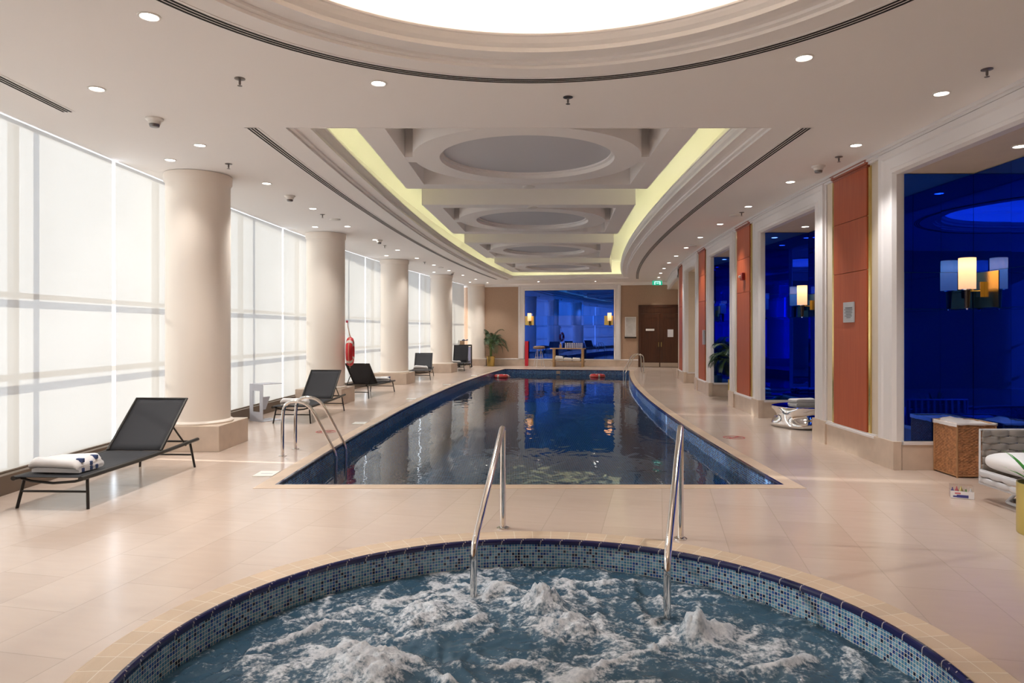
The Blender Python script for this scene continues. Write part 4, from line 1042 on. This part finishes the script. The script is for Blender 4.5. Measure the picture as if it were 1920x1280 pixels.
mb = MB(); mb.box(-.74, .76, -.2, .2, .22, .25); mb.build('shelf', M_oak, t, bevel=.004)
for s in (-1, 1):
    for v in (-1, 1):
        mb = MB(); mb.box(s*.64-.045, s*.64+.045, v*.16-.03, v*.16+.03, 0, .79); mb.build('leg', M_oak, t, bevel=.004)
def con(x, y, z): return (2.51+x*.978+y*.208, 30.85-x*.208+y*.978, z)
for k, (x, h, s) in enumerate(((-.39, .25, 'beside the console leg by the stool'), (-.01, .17, 'in the middle'), (.37, .17, 'toward the door'))):
    make_towel(con(x, -.13, .252), -.21, 'white patterned folded towel on the console shelf, %s' % s, .36, .25, h/3.2, 3, True, 'towels on the console shelf')
bt = thing('tan_bottle', 'single tan pump bottle on the console table near the stool', 'bottle', con(-.34, -.05, .831))
mb = MB(); mb.lathe([(.045, 0), (.05, .01), (.05, .15), (.02, .18), (.02, .2)], n=16, cap0=True, cap1=True); mb.build('body', M_tan, bt, smooth=40)
mb = MB(); mb.lathe([(.022, .2), (.022, .235)], n=12, cap0=True, cap1=True); mb.build('cap', M_whitep, bt)
gl = thing('water_glass', 'upturned small glass in the group on the console table', 'glass', con(-.12, -.08, .831), 0, 'glasses and bottles on the console')
mb = MB(); mb.lathe([(.024, 0), (.025, .16), (.012, .2)], n=14, cap0=True, cap1=True); mb.build('body', M_lav, gl, smooth=40)
mb = MB(); mb.lathe([(.015, .195), (.015, .23)], n=10, cap0=True, cap1=True); mb.build('cap', M_whitep, gl)
for r in range(2):
    for k in range(10):
        if r == 0 and k == 0: continue
        dup(gl, con(-.12+.08*k, -.08+.1*r, .831), 0)
for o in [o for o in COL.objects if o.name.startswith('water_glass')]:
    o.name = o.name.replace('water_glass', 'water_bottle'); o['label'] = 'small pale capped bottle in the double row on the console table'; o['category'] = 'bottle'; o['group'] = 'bottles on the console'
t = thing('linen_trolley', 'black framed trolley with a pale panel behind the upright lounger', 'trolley', (-2.0, 30.45, 0))
mb = MB()
for x in (-.32, .22):
    for y in (-.22, .22): mb.tube([(x, y, .06), (x, y, .98)], .014, 8)
for z in (.14, .98): 
    mb.tube([(-.32, -.22, z), (.22, -.22, z), (.22, .22, z), (-.32, .22, z)], .014, 8, closed=True)
mb.build('frame', M_blk, t)
mb = MB(); mb.box(-.32, .22, -.22, .22, .94, .965); mb.box(-.32, .22, -.22, .22, .14, .16); mb.build('shelf', M_blk, t)
mb = MB(); mb.box(.03, .19, -.19, .2, .18, .90); mb.build('panel', M_lav, t, bevel=.01)
mb = MB(); mb.box(-.29, .02, -.2, .2, .18, .92); mb.build('bag', M_blk, t, bevel=.02)
for x in (-.32, .22):
    for y in (-.22, .22): mb = MB(); mb.tube([(x, y-.012, .03), (x, y+.012, .03)], .03, 12); mb.build('caster', M_blk, t)
mb = MB(); mb.box(-2.28, -2.09, 30.3, 30.56, .996, 1.16); tag(mb.build('cardboard_box', M_tan, bevel=.004), 'tan cardboard box on top of the black trolley', 'box')
mb = MB(); mb.grid(lambda a, b: (-2.20+.26*a, 30.3+.22*b, 1.175+.05*abs(math.sin(a*5)*math.sin(b*4))), 10, 8); tag(mb.build('navy_cloth', M_navyc, solid=.015, smooth=180), 'crumpled navy cloth lying on the cardboard box', 'cloth')
mb = MB(); mb.box(-2.42, -2.16, 31.0, 31.3, .0, 1.18); tag(mb.build('white_cabinet', M_whitep, bevel=.01), 'low white cabinet by the windows behind the upright lounger', 'cabinet')

# ------------------------------------------------------------------ palms
def frond(mb, base, direction, length, droop, width, nl=22, seed=0):
    rnd = random.Random(seed); d = Vector((math.cos(direction[0])*math.cos(direction[1]), math.sin(direction[0])*math.cos(direction[1]), math.sin(direction[1])))
    p = Vector(base); pts = [p.copy()]; st = length/nl; pos = []
    for i in range(nl):
        d = (d+Vector((0, 0, -droop*(i/nl)*.22))).normalized(); p = p+d*st; pts.append(p.copy()); pos.append((p.copy(), d.copy(), i/nl))
    mb.tube(pts, [.009*(1-.8*i/nl) for i in range(len(pts))], 5)
    for p, d, f in pos:
        if f < .22: continue
        side = d.cross(Vector((0, 0, 1))).normalized(); up = side.cross(d)
        ll = width*(math.sin(PI*min(1, .12+f*.86))**.7)*rnd.uniform(.85, 1.1)
        for s in (-1, 1):
            q = (side*s*.85+d*.6+up*.12).normalized(); w = d*.016
            tip = p+q*ll+Vector((0, 0, -ll*.35)); mid = p+q*ll*.55+Vector((0, 0, -ll*.06))
            mb.add([p-w*.4, p+w*.4, mid+w, mid-w, tip], [(0, 1, 2, 3), (3, 2, 4)])
def make_palm(pos, label, pr, ph, h, spread, nf, seed, faceted=True, dirs=None, keep=None):
    t = thing('potted_palm', label, 'potted plant', pos); rnd = random.Random(seed)
    mb = MB(); mb.lathe([(pr*.86, 0), (pr*.9, .01), (pr, ph), (pr*.93, ph), (pr*.9, ph-.04)], n=8 if faceted else 40, cap0=True); pt_ = mb.build('pot', M_gold if faceted else M_goldm, t, smooth=None if faceted else 40)
    mb = MB(); mb.lathe([(pr*.93, ph-.035), (.01, ph-.02)], n=20); mb.build('soil', M_soil, pt_)
    mb = MB()
    for k in range(5):
        w = k*1.26; mb.tube([(.03*math.cos(w), .03*math.sin(w), ph-.03), (.05*math.cos(w), .05*math.sin(w), ph+.25*h), (.07*math.cos(w+.3), .07*math.sin(w+.3), ph+.48*h)], [.022, .018, .012], 7)
    mb.build('stem', M_stem, t, smooth=60)
    mb = MB()
    for k in range(nf):
        w = 2*PI*k/nf*1.62+rnd.uniform(-.3, .3); el = rnd.uniform(.45, 1.35)
        frond(mb, (.05*math.cos(w), .05*math.sin(w), ph+rnd.uniform(.2, .42)*h), (w, el), spread*rnd.uniform(.8, 1.15), rnd.uniform(.8, 1.6), spread*.34, seed=seed*50+k)
    for (w, el, l, dr) in dirs or []: frond(mb, (0, 0, ph+.35*h), (w, el), l, dr, spread*.3, seed=99)
    if keep: mb.v = [keep(*v) for v in mb.v]
    mb.build('foliage', M_leaf, t)
    return t
make_palm((-.96, 31.45, 0), 'potted palm in a gold pot against the far wall beside the half column', .185, .45, 1.6, .86, 28, 3, dirs=[(-.2, .75, 1.15, 1.9), (.1, .2, .8, 1.5)], keep=lambda x, y, z: (max(x, -.26+.1*y), min(y, .52-TILT*x), z))
make_palm((5.22, 16.12, 0), 'potted palm in a gold pot standing in the third blue alcove', .20, .47, 1.2, .72, 18, 8, dirs=[(PI-.4, .7, .75, 2.), (PI+.2, .5, .6, 1.8), (PI-.1, .9, .8, 2.)], keep=lambda x, y, z: (min(x, .36+.02*z), max(min(y, .75), -1.1), z))

# ------------------------------------------------------------------ silver stool with towels
t = thing('silver_stool', 'low lumpy polished silver stool table in the second blue alcove', 'stool', (4.88, 11.62, 0))
def jit(w, j): return 1+.055*math.sin(3*w+.5*j)+.04*math.sin(5*w-.8*j)+.02*math.sin(8*w+.5*j)
mb = MB(); mb.lathe([(.46, .0), (.50, .02), (.51, .06), (.495, .11), (.47, .15), (.455, .19), (.455, .235), (.47, .28), (.485, .31), (.485, .33)], n=64, jit=lambda w, j: 1+(.35+.65*math.sin(PI*min(1, j/9)))*(jit(w, j)-1)); mb.build('body', M_chrome, t, smooth=180)
mb = MB(); mb.lathe([(.485, .33), (.49, .345), (.475, .352), (.01, .352)], n=64, jit=lambda w, j: 1+.35*(jit(w, 9)-1)); mb.build('top', M_chrome, t, smooth=60)
make_towel((4.92, 11.45, .353), .1, 'white patterned folded towel at the bottom of the pair on the silver stool', .46, .28, .026, 2, True, 'towels on the silver stool')
make_towel((4.92, 11.46, .415), .12, 'white patterned folded towel on top of the pair on the silver stool', .45, .27, .024, 2, True, 'towels on the silver stool')

# ------------------------------------------------------------------ wicker basket
t = thing('wicker_basket', 'brown wicker laundry basket with a white liner in the first alcove', 'basket', (4.845, 7.545, 0))
bw, bd, bh = .42, .41, .585
mb = MB()
def weave(o, ux, n_, w, h, nu, nv):
    ox, oy = o
    def fn(a, b):
        col_ = a*nu; row = int(min(nv-1, b*nv)); fr = b*nv-row
        d = .0045*math.cos(PI*col_+PI*row)+.004*math.sin(PI*fr)
        return (ox+ux[0]*w*a+n_[0]*d, oy+ux[1]*w*a+n_[1]*d, .02+(h-.02)*b)
    mb.grid(fn, nu*4, nv*4)
weave((0, 0), (1, 0), (0, -1), bw, bh, 16, 34); weave((0, 0), (0, 1), (-1, 0), bd, bh, 16, 34); weave((0, bd), (1, 0), (0, 1), bw, bh, 16, 34); weave((bw, 0), (0, 1), (1, 0), bd, bh, 16, 34)
mb.box(.01, bw-.01, .01, bd-.01, .02, .03); mb.build('woven_body', M_wick, t, smooth=180)
for x, y in ((0, 0), (bw, 0), (0, bd), (bw, bd)):
    mb = MB(); mb.tube([(x, y, 0), (x, y, bh+.005)], .0105, 8); mb.build('corner_post', M_wickd, t)
for z, nm in ((.02, 'bottom_rim'), (bh, 'top_rim')):
    mb = MB(); mb.tube([(0, 0, z), (bw, 0, z), (bw, bd, z), (0, bd, z)], .009, 6, closed=True); mb.build(nm, M_wickd, t)
mb = MB(); P = [(-.014, -.014), (bw+.014, -.014), (bw+.014, bd+.014), (-.014, bd+.014)]
def liner(a, b):
    k = min(3, int(a*4)); f = a*4-k; p = P[k]; q = P[(k+1) % 4]; x = p[0]+(q[0]-p[0])*f; y = p[1]+(q[1]-p[1])*f
    nz_ = noise.noise(Vector((x*14, y*14, b*3)))
    cx_, cy_ = bw/2, bd/2
    if b < .3:
        t_ = b/.3; dr = (.022, .03, .03, .045)[k]+.006*nz_; return (x, y, bh+.012-dr*(1-t_)+.0)
    t_ = (b-.3)/.7; s = 1-.9*t_
    lift = .03*max(0, 1-abs(a-.64)*9)
    return (cx_+(x-cx_)*s, cy_+(y-cy_)*s, bh+.014+lift*(1-t_)-.11*math.sin(t_*PI/2)+.010*nz_)
mb.grid(liner, 64, 18); mb.build('liner', M_cloth, t, smooth=180, normals=False)

# ------------------------------------------------------------------ bottle pack on the floor
t = thing('bottle_pack', 'small clear pack of coloured bottles with a white and blue label on the deck', 'bottle pack', (4.20, 6.64, 0), -.42)
mb = MB(); mb.box(0, .19, 0, .09, .002, .125); mb.build('wrap', M_clear, t)
mb = MB(); mb.box(-.002, .192, -.004, -.001, .003, .072); mb.build('label_card', M_paper, t)
mb = MB(); mb.box(.05, .145, -.0055, -.0042, .012, .038); mb.box(.02, .05, -.0055, -.0042, .014, .028); mb.build('blue_print', M_inkb, t)
mb = MB(); 
for i in range(4): mb.box(.035+i*.012, .044+i*.012, -.0055, -.0042, .045, .058)
mb.build('red_print', M_inkr, t)
for k, (x, m_, h) in enumerate(((.02, M_inkb, .10), (.055, M_inkr, .11), (.09, M_goldm, .115), (.13, M_leafb, .09), (.168, M_paper, .10))):
    mb = MB(); mb.lathe([(.015, .006), (.016, .06), (.016, h-.035), (.006, h-.015), (.004, h)], (x, .03, 0), n=12, cap0=True, cap1=True); mb.build('bottle', m_, t, smooth=40)

# ------------------------------------------------------------------ woven lounge chair
t = thing('woven_lounge_chair', 'wide grey woven lounge chair with a white cushion and white metal frame', 'armchair', (4.42, 5.62, 0))
W_, D_ = .84, .93; z0, z1, zs = .165, .665, .29
mb = MB(); r = .0125
mb.tube([(0, 0, z0), (0, D_, z0), (0, D_, z1), (W_, D_, z1), (W_, D_, z0), (W_, 0, z0)], r, 8); mb.tube([(0, 0, z0), (W_, 0, z0)], r, 8)
mb.tube([(0, 0, zs), (0, D_, zs), (W_, D_, zs), (W_, 0, zs)], r*.8, 8, closed=True)
for x in (0, W_): mb.tube([(x, 0, z0), (x, 0, zs)], r, 8)
mb.build('frame', M_wframe, t, smooth=50)
mb = MB()
def strap(p0, p1, hgt, nrm, k, n=24, per=.17):
    p0, p1, nrm = Vector(p0), Vector(p1), Vector(nrm); ln = (p1-p0).length
    def fn(a, b):
        w_ = abs(math.sin(PI*(a*ln/per+k*.5))); d = .003+.017*w_**.6; q = p0+(p1-p0)*a+nrm*(d+.005*math.sin(PI*b)); return (q.x, q.y, q.z+hgt*(b-.5)*(.70+.28*w_**.5))
    mb.grid(fn, n, 4)
for i in range(8): strap((.014, D_, zs-.105+i*.0645), (W_-.014, D_, zs-.105+i*.0645), .066, (0, -1, 0), i, 80)
for j in range(10):
    x = .0425+j*.085; mb.box(x-.016, x+.016, D_+.001, D_+.005, zs-.1, z1)
mb.build('woven_back', M_strap, t, smooth=180, solid=.006)
mb = MB()
for i in range(2):
    strap((0, .02, z0+.038+i*.062), (0, D_-.02, z0+.038+i*.062), .058, (-1, 0, 0), i, 40); strap((.02, 0, z0+.038+i*.062), (W_-.02, 0, z0+.038+i*.062), .058, (0, -1, 0), i, 40); strap((W_, .02, z0+.038+i*.062), (W_, D_-.02, z0+.038+i*.062), .058, (1, 0, 0), i, 40)
ob = mb.build('woven_apron', M_wframe, t, smooth=180, solid=.006)
def cush(u, v):
    th = 2*PI*u; ph_ = -PI/2+PI*v; e = .45
    sg = lambda x, p: math.copysign(abs(x)**p, x)
    cr = sg(math.cos(ph_), .55)
    return (W_/2+.412*cr*sg(math.cos(th), .13), D_/2-.005+.458*cr*sg(math.sin(th), .13), .385+.105*sg(math.sin(ph_), .75)-.012*max(0, math.sin(ph_))*math.exp(-((u-.5)**2)*30))
mb = MB(); mb.grid(cush, 48, 20); mb.build('cushion', M_cush, t, smooth=180)
mb = MB(); rr = [(.13, .2), (.13, D_-.12), (W_-.13, D_-.12), (W_-.13, .2)]
mb.tube(bez([((.4, .14, .02), 0), ((.14, .14, .02), .12), ((.14, D_-.1, .02), .12), ((W_-.14, D_-.1, .02), .12), ((W_-.14, .14, .02), .12), ((.4, .14, .02), 0)]), .017, 8)
mb.build('base_ring', M_wframe, t, smooth=50)
for x, y in ((.14, D_-.16), (W_-.14, D_-.16), (.14, .22), (W_-.14, .22)):
    mb = MB(); mb.tube([(x, y, .02), (x+(.07 if x < .4 else -.07), y+(-.09 if y > .4 else .09), z0+.01)], .015, 8); mb.build('leg', M_wframe, t, smooth=50)

# ------------------------------------------------------------------ gold planter in front
t = thing('flower_planter', 'tall satin gold planter with green leaves and flowers beside the white chair', 'potted plant', (4.195, 5.44, 0))
mb = MB(); mb.lathe([(.19, 0), (.195, .01), (.195, .40), (.185, .40), (.18, .36)], n=40, cap0=True); mb.build('pot', M_goldm, t, smooth=40)
mb = MB(); mb.lathe([(.183, .365), (.01, .37)], n=24); mb.build('soil', M_soil, t)
rnd = random.Random(5); mb = MB()
for k in range(34):
    w = rnd.uniform(0, 2*PI); el = rnd.uniform(.5, 1.4); l = rnd.uniform(.22, .40); d = Vector((math.cos(w)*math.cos(el), math.sin(w)*math.cos(el), math.sin(el))); p = Vector((.06*math.cos(w), .06*math.sin(w), .37)); sd_ = d.cross(Vector((0, 0, 1))).normalized()
    ps = []
    for i in range(7):
        ps.append((p.copy(), .018*math.sin(PI*min(1, .1+i/6.5)))); d = (d+Vector((0, 0, -.24*i/6))).normalized(); p = p+d*l/6
    for (a, wa), (b, wb_) in zip(ps[:-1], ps[1:]): mb.add([a-sd_*wa, a+sd_*wa, b+sd_*wb_, b-sd_*wb_], [(0, 1, 2, 3)])
mb.build('leaves', M_leafb, t)
for nm, m_, cs in (('white_flower', M_flow, ((-.10, -.08, .43), (.05, -.12, .46), (-.13, .02, .42))), ('blue_flower', M_flowb, ((-.12, -.03, .50), (.02, .1, .52)))):
    for c_ in cs:
        mb = MB()
        for k in range(7):
            w = 2*PI*k/7; a = Vector(c_); q = a+Vector((.045*math.cos(w), .045*math.sin(w), .012)); s_ = Vector((-math.sin(w), math.cos(w), 0))*.02
            mb.add([a, (a+q)/2+s_+Vector((0, 0, .012)), q, (a+q)/2-s_+Vector((0, 0, .012))], [(0, 1, 2, 3)])
        mb.tube([(c_[0]*.4, c_[1]*.4, .37), (c_[0], c_[1], c_[2])], .003, 5); mb.build(nm, m_, t)

# ------------------------------------------------------------------ pool wall fittings
t = thing('pool_fitting', 'pale square fitting in the tiled far pool wall', 'pool fitting', (1.9, PY1-.005, 0))
mb = MB(); mb.box(-.08, .08, -.012, 0, -.17, -.045); mb.build('plate', M_kick, t, bevel=.004)

# ------------------------------------------------------------------ light
sun = bpy.data.lights.new('sun', 'SUN'); sun.energy = 7.4; sun.angle = math.radians(1.2); sun.color = (1, .93, .82)
so = bpy.data.objects.new('sun', sun); COL.objects.link(so)
el, az = math.radians(21), math.atan2(-.148, .989)
so.rotation_euler = Vector((math.cos(az)*math.cos(el), math.sin(az)*math.cos(el), -math.sin(el))).to_track_quat('-Z', 'Y').to_euler()
W = bpy.data.worlds.new('sky'); S.world = W; W.use_nodes = True
nt = W.node_tree; nt.nodes.clear(); ow = nt.nodes.new('ShaderNodeOutputWorld'); bg = nt.nodes.new('ShaderNodeBackground')
bg.inputs[0].default_value = (.92, .95, 1, 1); bg.inputs[1].default_value = 2.8; nt.links.new(bg.outputs[0], ow.inputs[0])

# ------------------------------------------------------------------ camera + view
cam = bpy.data.cameras.new('camera'); cam.sensor_width = 36; cam.lens = 1300/1920*36; cam.shift_y = -20/1920; cam.clip_end = 200
co = bpy.data.objects.new('camera', cam); COL.objects.link(co); co.location = (0, 0, 1.6); co.rotation_euler = (PI/2, 0, 0)
S.camera = co
S.view_settings.view_transform = 'Standard'; S.view_settings.look = 'None'; S.view_settings.gamma = 1; S.view_settings.use_curve_mapping = False
S.view_settings.exposure = 0.95
cy_ = S.cycles
cy_.use_denoising = True; cy_.max_bounces = 10; cy_.diffuse_bounces = 5; cy_.glossy_bounces = 5; cy_.transparent_max_bounces = 12; cy_.transmission_bounces = 4
cy_.caustics_reflective = False; cy_.caustics_refractive = False; cy_.sample_clamp_indirect = 8
